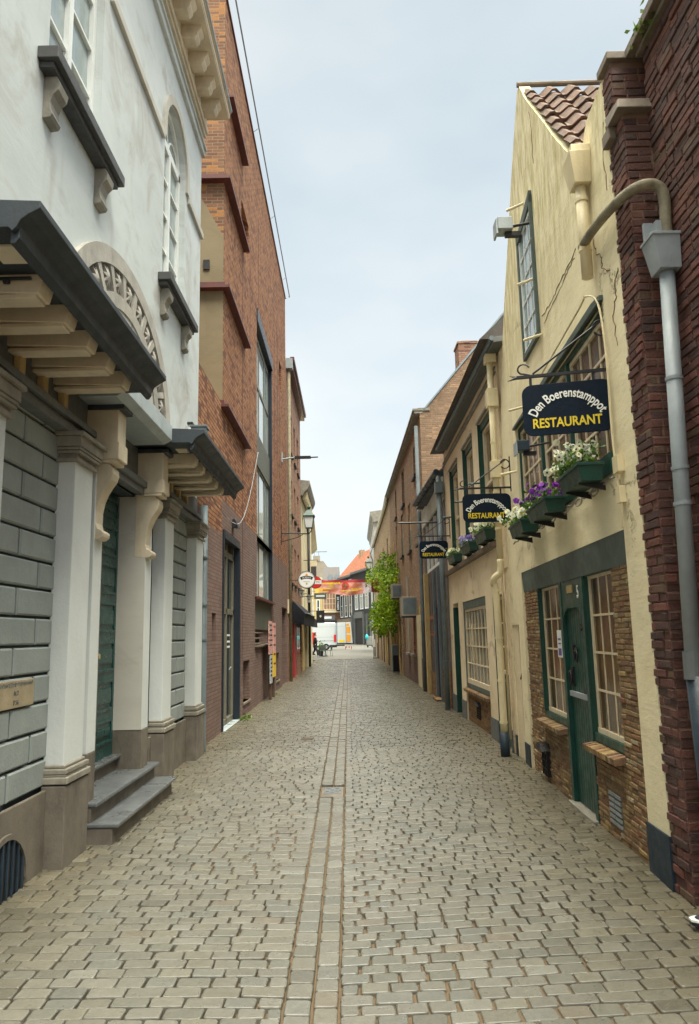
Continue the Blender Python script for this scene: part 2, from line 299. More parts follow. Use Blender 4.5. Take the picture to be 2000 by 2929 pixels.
# ------------------------------------------------------------------ mesh builder
class MB:
    def __init__(s, sg=1): s.v = []; s.f = []; s.t = []; s.sg = sg
    def _v(s, p): s.v.append((p[0], p[1]*s.sg, p[2])); return len(s.v)-1
    def face(s, pts, tint=None):
        b = len(s.v)
        for p in pts: s._v(p)
        s.f.append(tuple(range(b, b+len(pts)))); s.t.append(tint); return s
    def box(s, x0, x1, y0, y1, z0, z1, tint=None):
        b = len(s.v)
        for z in (z0, z1):
            for x, y in ((x0, y0), (x1, y0), (x1, y1), (x0, y1)): s._v((x, y, z))
        for f in ((0, 3, 2, 1), (4, 5, 6, 7), (0, 1, 5, 4), (1, 2, 6, 5), (2, 3, 7, 6), (3, 0, 4, 7)):
            s.f.append(tuple(b+i for i in f)); s.t.append(tint)
        return s
    def hexa(s, p, tint=None):                       # 8 points, bottom ring then top ring
        b = len(s.v)
        for q in p: s._v(q)
        for f in ((0, 3, 2, 1), (4, 5, 6, 7), (0, 1, 5, 4), (1, 2, 6, 5), (2, 3, 7, 6), (3, 0, 4, 7)):
            s.f.append(tuple(b+i for i in f)); s.t.append(tint)
        return s
    def prism(s, poly, a0, a1, ax='y'):              # polygon in the two other axes, extruded along ax
        def P(u, v, a): return {'y': (u, a, v), 'x': (a, u, v), 'z': (u, v, a)}[ax]
        b = len(s.v); n = len(poly)
        for a in (a0, a1):
            for u, v in poly: s._v(P(u, v, a))
        s.f.append(tuple(b+i for i in range(n))); s.f.append(tuple(b+n+n-1-i for i in range(n))); s.t += [None, None]
        for i in range(n):
            j = (i+1) % n; s.f.append((b+i, b+n+i, b+n+j, b+j)); s.t.append(None)
        return s
    def tube(s, pts, r, n=10, cap=True):
        pts = [Vector(p) for p in pts]; rs = r if isinstance(r, (list, tuple)) else [r]*len(pts)
        rings = []; up = Vector((0.13, 0.21, 0.97))
        for i, p in enumerate(pts):
            d = (pts[min(i+1, len(pts)-1)]-pts[max(i-1, 0)])
            d = d.normalized() if d.length > 1e-9 else Vector((0, 0, 1))
            if i == 0:
                a = d.cross(up if abs(d.dot(up)) < 0.95 else Vector((1, 0, 0))).normalized()
            else: a = (a - d*a.dot(d)).normalized()
            c = d.cross(a); ring = []
            for k in range(n):
                t = 2*PI*k/n; q = p + (a*math.cos(t)+c*math.sin(t))*rs[i]; ring.append(s._v(q))
            rings.append(ring)
        for i in range(len(rings)-1):
            for k in range(n):
                j = (k+1) % n; s.f.append((rings[i][k], rings[i][j], rings[i+1][j], rings[i+1][k])); s.t.append(None)
        if cap: s.f.append(tuple(rings[0][::-1])); s.f.append(tuple(rings[-1])); s.t += [None, None]
        return s
    def lathe(s, prof, c=(0, 0), n=16, sq=False):    # profile (r, z) about a vertical axis
        rings = []
        for r, z in prof:
            ring = []
            for k in range(n):
                t = 2*PI*(k+0.5)/n; q = r/ (math.cos(PI/n) if sq else 1)
                ring.append(s._v((c[0]+q*math.cos(t), c[1]+q*math.sin(t), z)))
            rings.append(ring)
        for i in range(len(rings)-1):
            for k in range(n):
                j = (k+1) % n; s.f.append((rings[i][k], rings[i][j], rings[i+1][j], rings[i+1][k])); s.t.append(None)
        s.f.append(tuple(rings[0][::-1])); s.f.append(tuple(rings[-1])); s.t += [None, None]
        return s
    def each(s, name, m, parent=None, bevel=0):
        """one object for every separate piece"""
        par = list(range(len(s.v)))
        def fd(i):
            while par[i] != i: par[i] = par[par[i]]; i = par[i]
            return i
        for f in s.f:
            for i in f[1:]: par[fd(i)] = fd(f[0])
        gr = {}
        for f, t in zip(s.f, s.t): gr.setdefault(fd(f[0]), []).append((f, t))
        out = []
        for k in gr:
            ids = sorted({i for f, _ in gr[k] for i in f}); mp_ = {i: j for j, i in enumerate(ids)}
            q = MB(); q.v = [s.v[i] for i in ids]; q.f = [tuple(mp_[i] for i in f) for f, _ in gr[k]]; q.t = [t for _, t in gr[k]]
            out.append(q.build(name, m, parent, bevel))
        return out
    def build(s, name, m, parent=None, bevel=0, smooth=False, loc=None, recalc=True):
        me = bpy.data.meshes.new(name); me.from_pydata(s.v, [], s.f)
        if any(t is not None for t in s.t):
            at = me.attributes.new('tint', 'FLOAT_COLOR', 'FACE')
            at.data.foreach_set('color', np.array([(t if t is not None else (0.5, 0.5, 0.5)) + (1,) for t in s.t], dtype=np.float32).ravel())
        if recalc:
            bm = bmesh.new(); bm.from_mesh(me); bmesh.ops.recalc_face_normals(bm, faces=bm.faces); bm.to_mesh(me); bm.free()
        if smooth: me.shade_smooth()
        o = bpy.data.objects.new(name, me); COL.objects.link(o)
        o.data.materials.append(K[m] if isinstance(m, str) else m)
        if parent is not None: o.parent = parent
        if loc: o.location = loc
        if bevel:
            b = o.modifiers.new('bevel', 'BEVEL'); b.width = bevel; b.segments = 2; b.limit_method = 'ANGLE'; b.angle_limit = rad(40)
        return o
def tag(o, label=None, cat=None, group=None, kind=None):
    if label: o['label'] = label
    if cat: o['category'] = cat
    if group: o['group'] = group
    if kind: o['kind'] = kind
    return o
def empty(name, loc, rz=0, label=None, cat=None, group=None):
    o = bpy.data.objects.new(name, None); COL.objects.link(o); o.location = loc; o.rotation_euler = (0, 0, rz); o.empty_display_size = 0.2
    return tag(o, label, cat, group)
def frame(name, x0, y0, x1, y1, label, cat='building', group=None):
    """Empty at the foot of a facade: local x runs away along the street, z up"""
    return empty(name, (x0, y0, 0), math.atan2(y1-y0, x1-x0), label, cat, group)
def copytree(o, parent=None):
    c = o.copy(); COL.objects.link(c)
    if parent is not None: c.parent = parent
    for ch in o.children: copytree(ch, c)
    return c
def wall(mb, s0, s1, z0, z1, holes=(), T=3.0, n=0.0, d=0.12, end=True):
    """facade sheet with real openings (s0,s1,z0,z1[,depth]) and the block behind it"""
    xs = sorted(set([s0, s1]+[h[i] for h in holes for i in (0, 1)])); zs = sorted(set([z0, z1]+[h[i] for h in holes for i in (2, 3)]))
    xs = [x for x in xs if s0 <= x <= s1]; zs = [z for z in zs if z0 <= z <= z1]
    for i in range(len(xs)-1):
        for k in range(len(zs)-1):
            cx, cz = (xs[i]+xs[i+1])/2, (zs[k]+zs[k+1])/2
            if any(h[0] < cx < h[1] and h[2] < cz < h[3] for h in holes): continue
            mb.face([(xs[i], n, zs[k]), (xs[i+1], n, zs[k]), (xs[i+1], n, zs[k+1]), (xs[i], n, zs[k+1])])
    for h in holes:
        a, b, c, e = h[:4]; dd = h[4] if len(h) > 4 else d; c = max(c, z0); e = min(e, z1)
        for q in (((a, c), (a, e)), ((b, e), (b, c)), ((a, e), (b, e)), ((b, c), (a, c)), ):
            (u, v), (p, r) = q; mb.face([(u, n, v), (p, n, r), (p, n-dd, r), (u, n-dd, v)])
        mb.face([(a, n-dd, c), (b, n-dd, c), (b, n-dd, e), (a, n-dd, e)])
    if end:
        B = n-T
        for q in (((s0, z0), (s0, z1)), ((s1, z1), (s1, z0)), ((s0, z1), (s1, z1)), ((s1, z0), (s0, z0))):
            (u, v), (p, r) = q; mb.face([(u, n, v), (p, n, r), (p, B, r), (u, B, v)])
        mb.face([(s0, B, z0), (s1, B, z0), (s1, B, z1), (s0, B, z1)])
    return mb
def window(par, sg, a, b, c, e, n, cols, rows, fm='cream_frame', gm='gl_dark', fw=0.05, bw=0.02, name='window', pr=0.03, shade=None, base=None):
    """frame + glazing bars (one mesh) with the glass as its own sub-part; n = depth of the glass plane"""
    m = MB(sg)
    m.box(a, b, n, n+pr, e-fw, e).box(a, b, n, n+pr+0.004, c, c+(base or fw)).box(a, a+fw, n, n+pr-0.002, c+fw, e-fw).box(b-fw, b, n, n+pr-0.002, c+fw, e-fw)
    for i in range(1, cols):
        x = a+fw+(b-a-2*fw)*i/cols; m.box(x-bw/2, x+bw/2, n, n+pr-0.010, c+fw, e-fw)
    for k in range(1, rows):
        z = c+fw+(e-c-2*fw)*k/rows; m.box(a+fw, b-fw, n, n+pr-0.007, z-bw/2, z+bw/2)
    o = m.build(name, fm, par)
    g = MB(sg).box(a+0.01, b-0.01, n-0.012, n+0.001, c+0.01, e-0.01).build('pane', gm, o)
    return o
def text(s, size, ext, m, parent, bold=0.0, arc=None, align='CENTER', xs=1.0, name='lettering'):
    cu_ = bpy.data.curves.new('t', 'FONT'); cu_.body = s; cu_.size = size; cu_.extrude = ext; cu_.align_x = align; cu_.align_y = 'CENTER'; cu_.offset = bold
    cu_.resolution_u = 4
    ob = bpy.data.objects.new('t', cu_); COL.objects.link(ob)
    dg = bpy.context.evaluated_depsgraph_get(); dg.update(); me = bpy.data.meshes.new_from_object(ob.evaluated_get(dg)); bpy.data.objects.remove(ob); bpy.data.curves.remove(cu_)
    me.name = name; me.materials.clear(); me.materials.append(K[m])
    for v in me.vertices:
        x, y, z = v.co.x*xs, v.co.y, v.co.z
        if arc:
            t = x/arc; x, y = (arc+y)*math.sin(t), (arc+y)*math.cos(t)-arc
        v.co = (x, -z, y)                      # reads in the local x-z plane, facing -y
    o = bpy.data.objects.new(name, me); COL.objects.link(o)
    if parent is not None: o.parent = parent
    return o
def pipe(par, sg, pts, r, m, name='downpipe', rings=(), n=12):
    o = MB(sg).tube(pts, r, n).build(name, m, par, smooth=False)
    o.data.shade_smooth() if False else None
    for p in o.data.polygons: p.use_smooth = len(p.vertices) == 4
    for (p, q) in rings:
        c = MB(sg).tube([p, q], r*1.14, n).build('pipe_collar', m, o)
    return o
def bricks(mb, place, u0, u1, z0, z1, holes=(), bl=0.21, bh=0.056, j=0.011, cols=None, proud=(0.004, 0.014), jit=0.003, edge=0.004, seed=1):
    """individually laid bricks; place(u, n, z) gives the point"""
    R = random.Random(seed); row = 0; z = z0
    while z < z1-0.01:
        zt = min(z+bh-j, z1); u = u0 - (bl/2 if row % 2 else 0) - R.uniform(0, 0.02)
        while u < u1:
            L = bl*R.choice((1, 1, 1, 0.5))*R.uniform(0.94, 1.05); a, b = max(u, u0), min(u+L-j, u1); u += L
            if b-a < 0.02: continue
            cx, cz = (a+b)/2, (z+zt)/2
            if any(h[0]-0.005 < b and a < h[1]+0.005 and h[2] < cz < h[3] for h in holes):
                # trim to the opening
                for h in holes:
                    if h[2] < cz < h[3]:
                        if a < h[0] < b: b = h[0]
                        elif a < h[1] < b: a = h[1]
                if b-a < 0.02 or any(h[0]-0.001 < (a+b)/2 < h[1]+0.001 and h[2] < cz < h[3] for h in holes): continue
            p = R.uniform(*proud); c = R.choices([q[0] for q in cols], [q[1] for q in cols])[0]; k = R.uniform(0.8, 1.2); t = tuple(min(1, q*k) for q in c)
            J = lambda: R.uniform(-jit, jit); e = edge
            lo = [(a+J(), 0, z+J()), (b+J(), 0, z+J()), (b+J(), 0, zt+J()), (a+J(), 0, zt+J())]
            q0 = [place(u_, -0.01, z_) for u_, _, z_ in lo]; q1 = [place(u_, p-e, z_) for u_, _, z_ in lo]
            ins = ((e, e), (-e, e), (-e, -e), (e, -e)); q2 = [place(lo[i][0]+ins[i][0], p+R.uniform(-0.001, 0.001), lo[i][2]+ins[i][1]) for i in range(4)]
            bI = len(mb.v)
            for q in q0+q1+q2: mb._v(q)
            F = [(8, 9, 10, 11)]
            for i in range(4):
                k2 = (i+1) % 4; F += [(i, k2, 4+k2, 4+i), (4+i, 4+k2, 8+k2, 8+i)]
            for f in F: mb.f.append(tuple(bI+i for i in f)); mb.t.append(t)
        z += bh; row += 1
    return mb
def leaves(mb, centre_fn, count, size, tints=(0, 1), seed=3, flat=0.0):
    R = random.Random(seed)
    for _ in range(count):
        c = Vector(centre_fn(R)); s = size*R.uniform(0.6, 1.3)
        d = Vector((R.gauss(0, 1), R.gauss(0, 1), R.gauss(0, 1)*(1-flat)-0.3)).normalized()
        a = d.cross(Vector((R.gauss(0, 1), R.gauss(0, 1), R.gauss(0, 1)))).normalized(); b = d.cross(a)
        t = R.uniform(*tints); tt = (t, t, t)
        mb.face([c-a*s*0.5, c-a*0.1*s+b*s*0.32, c+a*s*0.55, c-a*0.1*s-b*s*0.32], tt)
    return mb
# ================================================================== GROUND
def ground_z(x): return -0.030 + 0.016*min(abs(x+0.2), 2.3)
g = MB().face([(-600, -600, -0.075), (600, -600, -0.075), (600, 900, -0.075), (-600, 900, -0.075)])
tag(g.build('ground', stucco('sandy_joint_ground', (0.085, 0.06, 0.036), (0.04, 0.032, 0.022), 0.6, 0.01), None, recalc=False), kind='structure')
fpm = brick('far_paving', (0.125, 0.122, 0.105), (0.165, 0.16, 0.14), (0.13, 0.11, 0.085), 0.18, 0.12, 0.012, 0.004, odd=(0.18, 0.17, 0.15), grime=0.2, rough=0.6)
g = MB().box(-60, 60, 49.5, 260, -0.2, -0.012)
tag(g.build('square_paving', fpm, None), kind='structure')
def setts():
    R = random.Random(11); V = []; F = []; Tn = []
    pal = [((0.232, 0.222, 0.182), 6), ((0.25, 0.24, 0.20), 5), ((0.205, 0.202, 0.165), 4), ((0.238, 0.226, 0.18), 3), ((0.215, 0.215, 0.185), 3), ((0.18, 0.175, 0.143), 1), ((0.275, 0.27, 0.23), 1), ((0.235, 0.207, 0.16), 0.6)]
    pc = [p[0] for p in pal]; pw = [p[1] for p in pal]
    def sett(c, near):                                   # four corners of the top, counter-clockwise
        cx = sum(p[0] for p in c)/4; cy = sum(p[1] for p in c)/4
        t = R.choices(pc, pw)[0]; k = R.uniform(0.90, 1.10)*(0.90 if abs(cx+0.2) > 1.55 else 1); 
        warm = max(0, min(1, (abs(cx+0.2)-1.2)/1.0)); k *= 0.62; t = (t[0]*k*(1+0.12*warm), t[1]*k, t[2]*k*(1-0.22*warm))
        lift = R.uniform(-0.003, 0.003); tx, ty = R.uniform(-0.015, 0.015), R.uniform(-0.02, 0.02)
        def Z(x, y): return ground_z(x)+lift+(x-cx)*tx+(y-cy)*ty+0.006*math.sin(x*2.1+y*0.9)+0.005*math.sin(y*1.7-x)
        def ring(f, dz, pts): return [(cx+(x-cx)*f, cy+(y-cy)*f, Z(x, y)+dz) for x, y in pts]
        if near:                                          # rounded corners: 8-gon, three rings
            o8 = []
            for i in range(4):
                a, p, b = c[i-1], c[i], c[(i+1) % 4]; r = R.uniform(0.004, 0.013)
                for q in (a, b):
                    L = math.hypot(q[0]-p[0], q[1]-p[1]); o8.append((p[0]+(q[0]-p[0])*r/L, p[1]+(q[1]-p[1])*r/L))
            rs = []
            for ins, dz in ((0.0, -0.045), (0.0, -0.006), (0.0025, -0.0015), (0.007, 0.0005)):
                pts = []
                for x, y in o8:
                    L = math.hypot(x-cx, y-cy); f = 1-ins/L; pts.append((cx+(x-cx)*f, cy+(y-cy)*f))
                rs.append([(x, y, Z(x, y)+dz) for x, y in pts])
            b0 = len(V); [V.extend(r) for r in rs]
            for k_ in range(3):
                for i in range(8):
                    j = (i+1) % 8; F.append((b0+k_*8+i, b0+k_*8+j, b0+k_*8+8+j, b0+k_*8+8+i)); Tn.append(t)
            F.append(tuple(b0+24+i for i in range(8))); Tn.append(t)
        else:
            b0 = len(V); V.extend(ring(1.0, -0.03, c)); V.extend(ring(0.97, 0.0, c))
            for i in range(4):
                j = (i+1) % 4; F.append((b0+i, b0+j, b0+4+j, b0+4+i)); Tn.append(t)
            F.append((b0+4, b0+5, b0+6, b0+7)); Tn.append(t)
    def edgeL(y): return -0.335-0.0042*(y-3.4)
    def edgeM(y): return -0.205-0.0036*(y-3.4)
    def edgeR(y): return -0.085-0.0030*(y-3.4)
    def field(side):
        y = 1.6; row = 0
        while y < 50:
            pitch = R.uniform(0.092, 0.106); j = 0.0095 if y < 11 else 0.015
            slope = 0.030 if side > 0 else -0.012
            bow = lambda x: (x+0.2)*slope + 0.020*math.sin(x*1.3+row*0.02)
            x = (edgeR(y) if side > 0 else -2.32); xe = 2.25 if side > 0 else edgeL(y)
            first = True
            while x < xe-0.03:
                L = R.uniform(0.125, 0.182)
                if first and row % 2: L *= 0.6
                first = False; js = R.choice((0.006, 0.009, 0.012, 0.017)); jr = R.uniform(0.004, 0.008)
                if xe-(x+L) < 0.07: L = xe-x
                a, b = x+js*0.5, x+L-js*0.5
                jt = lambda m=0.0042: R.uniform(-m, m)
                ya, yb = y+jr*0.5, y+pitch-jr*0.5
                near = y < 11
                if near or y < 50:
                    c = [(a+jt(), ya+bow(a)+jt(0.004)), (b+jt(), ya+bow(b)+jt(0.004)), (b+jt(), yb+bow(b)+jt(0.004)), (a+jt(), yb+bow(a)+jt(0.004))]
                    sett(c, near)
                x += L
            y += pitch; row += 1
    field(1); field(-1)
    for (e0, e1) in ((edgeL, edgeM), (edgeM, edgeR)):       # the two gutter courses
        y = 1.6
        while y < 50:
            L = R.uniform(0.13, 0.185) if e0 is edgeL else R.uniform(0.12, 0.16); j = 0.007
            if not (7.84 < y+L/2 < 8.40):
                jt = lambda m=0.003: R.uniform(-m, m)
                sett([(e0(y)+j+jt(), y+j*0.6+jt()), (e1(y)-j+jt(), y+j*0.6+jt()), (e1(y)-j+jt(), y+L-j*0.4+jt()), (e0(y)+j+jt(), y+L-j*0.4+jt())], y < 11)
            y += L
    me = bpy.data.meshes.new('street_setts'); me.from_pydata(V, [], F)
    at = me.attributes.new('tint', 'FLOAT_COLOR', 'FACE'); at.data.foreach_set('color', np.array([t+(1,) for t in Tn], dtype=np.float32).ravel())
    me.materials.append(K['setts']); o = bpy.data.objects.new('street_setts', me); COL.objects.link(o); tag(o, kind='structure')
    print('setts verts', len(V))
setts()
sm = MB()
xs_ = [-2.36+0.18*i for i in range(27)]
for i in range(len(xs_)-1):
    for k in range(50):
        a, b, c, e = xs_[i], xs_[i+1], 0.5+k, 1.5+k; sm.face([(a, c, ground_z(a)-0.021), (b, c, ground_z(b)-0.021), (b, e, ground_z(b)-0.021), (a, e, ground_z(a)-0.021)])
tag(sm.build('joint_sand', stucco('brown_joint_sand', (0.115, 0.078, 0.045), (0.05, 0.04, 0.025), 0.9, 0.01), None, recalc=False), kind='structure')
# small cast cover set in the gutter
dc = empty('drain_cover', (-0.228, 8.1, -0.028), 0, 'small square metal cover set in the gutter course in the middle of the street', 'drain cover')
MB().box(-0.115, 0.115, -0.24, 0.24, -0.02, 0.004).build('cover_frame', 'base_stone', dc, 0.004)
MB().box(-0.085, 0.085, -0.12, 0.2, 0.004, 0.007).build('lid', 'blue_stone', dc, 0.002)
m = MB()
for i in range(3):
    for k in range(4):
        if (i+k) % 2: m.box(-0.07+i*0.05, -0.035+i*0.05, -0.09+k*0.07, -0.05+k*0.07, 0.007, 0.011)
m.each('raised_pattern', 'frieze', dc)
dr = MB(); 
for i in range(9): dr.box(-0.085+i*0.02, -0.075+i*0.02, -0.06, 0.06, 0, 0.006)
dr.box(-0.095, 0.095, -0.07, -0.06, -0.01, 0.008).box(-0.095, 0.095, 0.06, 0.07, -0.01, 0.008)
o = dr.build('gully_grate', 'rust', None, loc=(-0.73, 12.0, -0.014)); tag(o, 'rusty slotted gully grate lying in the setts left of the gutter', 'drain grate')

# ================================================================== LEFT: NEOCLASSICAL HOUSE
LW = frame('neoclassical_house', -2.25, 0, -2.25, 1, 'pale grey neoclassical house with teal door, dark canopies and arched upper windows')
S = -1
K['sill_dark'] = paint('dark_stone_sill', (0.055, 0.055, 0.055), 0.6, 0.2, dirt=0.3)
def arch_pts(c, z, r, n=16, a0=0, a1=PI, rz=None): return [(c+r*math.cos(a0+(a1-a0)*i/n), z+(rz or r)*math.sin(a0+(a1-a0)*i/n)) for i in range(n+1)]
# upper wall with two arched openings
Y0 = 0.6; YE = 10.76; ZT = 10.08
wins = ((5.03, 6.2), (8.5, 9.66)); SP = 8.12
m = MB(S); wall(m, Y0, YE, 3.62, ZT, [(a, b, 6.09, 8.72, 0.16) for a, b in wins], T=4.0)
for a, b in wins:                                        # spandrels that round the opening's head
    c, r = (a+b)/2, (b-a)/2; P = arch_pts(c, SP, r)
    for i in range(16):
        (x1, z1), (x2, z2) = P[i], P[i+1]
        m.hexa([(x1, -0.16, z1), (x2, -0.16, z2), (x2, 0.001, z2), (x1, 0.001, z1), (x1, -0.16, 8.74), (x2, -0.16, 8.74), (x2, 0.001, 8.74), (x1, 0.001, 8.74)])
m.build('upper_wall', 'white_wall', LW)
for a, b in wins:
    c, r = (a+b)/2, (b-a)/2; n = -0.13; f = MB(S); fw = 0.06
    f.box(a, a+fw, n, n+0.05, 6.09, SP).box(b-fw, b, n, n+0.05, 6.09, SP).box(a, b, n, n+0.05, 6.0, 6.09+fw+0.02).box(c-0.04, c+0.04, n, n+0.055, 6.09, SP).box(a, b, n, n+0.05, SP-0.06, SP+0.05)
    for i in range(16):
        P, Q = arch_pts(c, SP, r), arch_pts(c, SP, r-fw)
        f.hexa([(Q[i][0], n, Q[i][1]), (Q[i+1][0], n, Q[i+1][1]), (Q[i+1][0], n+0.05, Q[i+1][1]), (Q[i][0], n+0.05, Q[i][1]), (P[i][0], n, P[i][1]), (P[i+1][0], n, P[i+1][1]), (P[i+1][0], n+0.05, P[i+1][1]), (P[i][0], n+0.05, P[i][1])])
    for z in (6.62, 7.12, 7.62): f.box(a+fw, b-fw, n, n+0.04, z-0.014, z+0.014)
    for s_ in (-1, 1):                                   # two small arches in the fanlight
        cc = c+s_*r*0.46; P = arch_pts(cc, SP+0.04, r*0.44, 10); f.tube([(x, n+0.02, z) for x, z in P], 0.014, 6)
    wo_ = f.build('window', 'white_frame', LW)
    gp = [(a, 6.05), (b, 6.05)]+arch_pts(c, SP, r)
    MB(S).prism(gp, n-0.012, n+0.008, 'y').build('pane', 'gl_sky', wo_)
    so_ = MB(S).box(a-0.19, b+0.27, 0, 0.16, 5.90, 6.00).box(a-0.15, b+0.23, 0, 0.11, 5.85, 5.90).build('sill', 'sill_dark', wo_, 0.006)
    for y in (a+0.03, b-0.02):
        pr = [(0, 5.85), (0.10, 5.85), (0.125, 5.80), (0.115, 5.74), (0.075, 5.70), (0.055, 5.64), (0.06, 5.58), (0.075, 5.54), (0.06, 5.51), (0, 5.50)]
        MB(S).prism(pr, y-0.085, y+0.085, 'x').build('sill_bracket', 'mould_stone', wo_, 0.004)
# string course with archivolts
m = MB(S)
for a, b in ((Y0, 4.9), (6.33, 8.37), (9.79, YE+0.02)): m.box(a, b, 0, 0.045, 7.83, 7.93)
m.each('string_course', 'white_trim', LW, 0.006)
for a, b in wins:
    c, r = (a+b)/2, (b-a)/2; m = MB(S); P, Q = arch_pts(c, SP-0.25, r+0.16, 24, -0.10, PI+0.10), arch_pts(c, SP, r+0.0, 24)
    Q = arch_pts(c, SP, r+0.012, 24); P = arch_pts(c, SP, r+0.13, 24)
    for i in range(24): m.hexa([(Q[i][0], 0, Q[i][1]), (Q[i+1][0], 0, Q[i+1][1]), (Q[i+1][0], 0.035, Q[i+1][1]), (Q[i][0], 0.035, Q[i][1]), (P[i][0], 0, P[i][1]), (P[i+1][0], 0, P[i+1][1]), (P[i+1][0], 0.035, P[i+1][1]), (P[i][0], 0.035, P[i][1])])
    m.box(a-0.13, a-0.012, 0, 0.035, 7.93, SP).box(b+0.012, b+0.13, 0, 0.035, 7.93, SP)
    m.build('window_arch_moulding', 'white_trim', LW)
m = MB(S)
m.box(Y0, YE+0.04, 0, 0.05, 9.28, 9.38).box(Y0, YE+0.05, 0, 0.08, 9.38, 9.415)
m.build('architrave_band', 'white_wall', LW, 0.005)
# roof cornice
cn_ = MB(S); cn_.box(Y0, YE+0.02, 0, 0.10, 9.66, 9.76).box(Y0, YE+0.01, 0, 0.07, 9.60, 9.66).box(Y0, YE, 0, 0.08, 9.76, 9.97).box(Y0, YE+0.06, 0, 0.43, 9.97, 10.0)
cn_.box(Y0, YE+0.08, 0.36, 0.44, 10.0, 10.09).box(Y0, YE+0.09, 0.41, 0.46, 10.09, 10.19).box(Y0, YE, 0, 0.42, 10.09, 10.15)
co = cn_.build('roof_cornice', 'cream_wood', LW, 0.004)
for i in range(16):
    y = 10.42-i*0.475
    MB(S).prism([(0.08, 9.77), (0.27, 9.77), (0.31, 9.82), (0.31, 9.86), (0.36, 9.91), (0.36, 9.968), (0.08, 9.968)], y-0.09, y+0.09, 'x').build('modillion', 'cream_wood', co, 0.004)
MB(S).tube([(Y0, 0.45, 10.13), (YE+0.07, 0.45, 10.13)], 0.035, 10).build('roof_gutter', 'zinc', co)
# lunette over the door: framed fan with rosettes
lun = MB(S); ly, lz, ry, rz = 7.12, 4.05, 1.76, 1.33
def el(t, k): return (ly+ry*k*math.cos(t), lz+rz*k*math.sin(t))
def ring_piece(mb, t0, t1, k0, k1, n0, n1, st=4):
    for i in range(st):
        a, b = t0+(t1-t0)*i/st, t0+(t1-t0)*(i+1)/st
        q = [el(a, k0), el(b, k0), el(b, k1), el(a, k1)]
        mb.hexa([(q[0][0], n0, q[0][1]), (q[1][0], n0, q[1][1]), (q[1][0], n1, q[1][1]), (q[0][0], n1, q[0][1]), (q[3][0], n0, q[3][1]), (q[2][0], n0, q[2][1]), (q[2][0], n1, q[2][1]), (q[3][0], n1, q[3][1])])
ring_piece(lun, -0.25, PI+0.25, 0.88, 1.0, 0, 0.05, 40); ring_piece(lun, -0.25, PI+0.25, 0.60, 0.70, 0, 0.046, 40)
NR = 13
for i in range(NR+1):
    t = -0.12+(PI+0.24)*i/NR; ring_piece(lun, t-0.032, t+0.032, 0.70, 0.88, 0, 0.044, 1)
lo = lun.build('fan_panel', 'ornament', LW)
MB(S).prism([el(-0.25+(PI+0.5)*i/40, 0.985) for i in range(41)], 0.001, 0.012, 'y').build('fan_back', 'frieze', lo)
for k in range(9):
    x0_, x1_ = -1.0+k*0.2222+0.012, -1.0+(k+1)*0.2222-0.012
    hz = lambda x: lz+rz*0.60*math.sqrt(max(0, 1-(x)**2))
    x0s, x1s = max(-0.985, x0_), min(0.985, x1_)
    MB(S).prism([(ly+ry*0.60*x0s, 3.62), (ly+ry*0.60*x1s, 3.62)]+[(ly+ry*0.60*x, hz(x)) for x in (x1s, (x0s+x1s)/2, x0s)], 0.012, 0.034, 'y').build('board', 'white_trim', lo, 0.003)
ros = None
for i in range(NR):
    t = -0.12+(PI+0.24)*(i+0.5)/NR; c = el(t, 0.79); m = MB(S)
    n_ = 8; ctr = (c[0], 0.065, c[1]); P = []
    for k in range(n_*2):
        a = PI*k/n_; r = (0.115 if k % 2 == 0 else 0.05); zz = 0.03 if k % 2 == 0 else 0.05
        P.append((c[0]+r*math.cos(a)*0.95, zz, c[1]+r*math.sin(a)))
    for k in range(n_*2): m.face([ctr, P[k], P[(k+1) % (n_*2)]]); m.face([P[k], P[(k+1) % (n_*2)], (P[(k+1) % (n_*2)][0], 0.012, P[(k+1) % (n_*2)][2]), (P[k][0], 0.012, P[k][2])])
    m.build('rosette', 'ornament', lo)
# ground floor
m = MB(S); wall(m, Y0, YE-0.05, -0.1, 3.62, [(6.30, 7.66, -0.1, 3.1, 0.16)], T=4.0, n=-0.035)
m.build('ground_wall', 'groove', LW)
R_ = random.Random(2)
ch = 0.2025
for (a, b) in ((Y0, 3.98), (4.46, 5.60), (8.78, 10.14)):
    z = 0.565; r = 0; m = MB(S)
    while z < 3.2:
        y = a - (0.33 if r % 2 else 0) - 0.12; zt = min(z+ch-0.020, 3.225)
        while y < b:
            L = 0.66 if b-a > 1.12 else 0.55; p, q = max(y, a), min(y+L-0.032, b); y += L
            if q-p < 0.03: continue
            if r == 5 and 4.46 <= p and q < 5.35 and b < 6 and p < 4.62: pass
            e = 0.012
            lo_ = [(p, z), (q, z), (q, zt), (p, zt)]; hi = [(p+e, z+e), (q-e, z+e), (q-e, zt-e), (p+e, zt-e)]
            m.hexa([(lo_[0][0], -0.035, lo_[0][1]), (lo_[1][0], -0.035, lo_[1][1]), (lo_[1][0], -0.012, lo_[1][1]), (lo_[0][0], -0.012, lo_[0][1]), (lo_[3][0], -0.035, lo_[3][1]), (lo_[2][0], -0.035, lo_[2][1]), (lo_[2][0], -0.012, lo_[2][1]), (lo_[3][0], -0.012, lo_[3][1])])
            b0 = len(m.v)
            for u, v in lo_: m._v((u, -0.012, v))
            for u, v in hi: m._v((u, 0.0, v))
            for i in range(4):
                j = (i+1) % 4; m.f.append((b0+i, b0+j, b0+4+j, b0+4+i)); m.t.append(None)
            m.f.append((b0+4, b0+5, b0+6, b0+7)); m.t.append(None)
        z += ch; r += 1
    m.build('rusticated_blocks', 'block', LW, recalc=False)
tb = MB(S).box(4.46, 5.30, -0.01, 0.012, 1.165, 1.345).build('inscribed_tablet', 'tablet', LW, 0.004)
m = MB(S); R2 = random.Random(5)
yy = 4.5
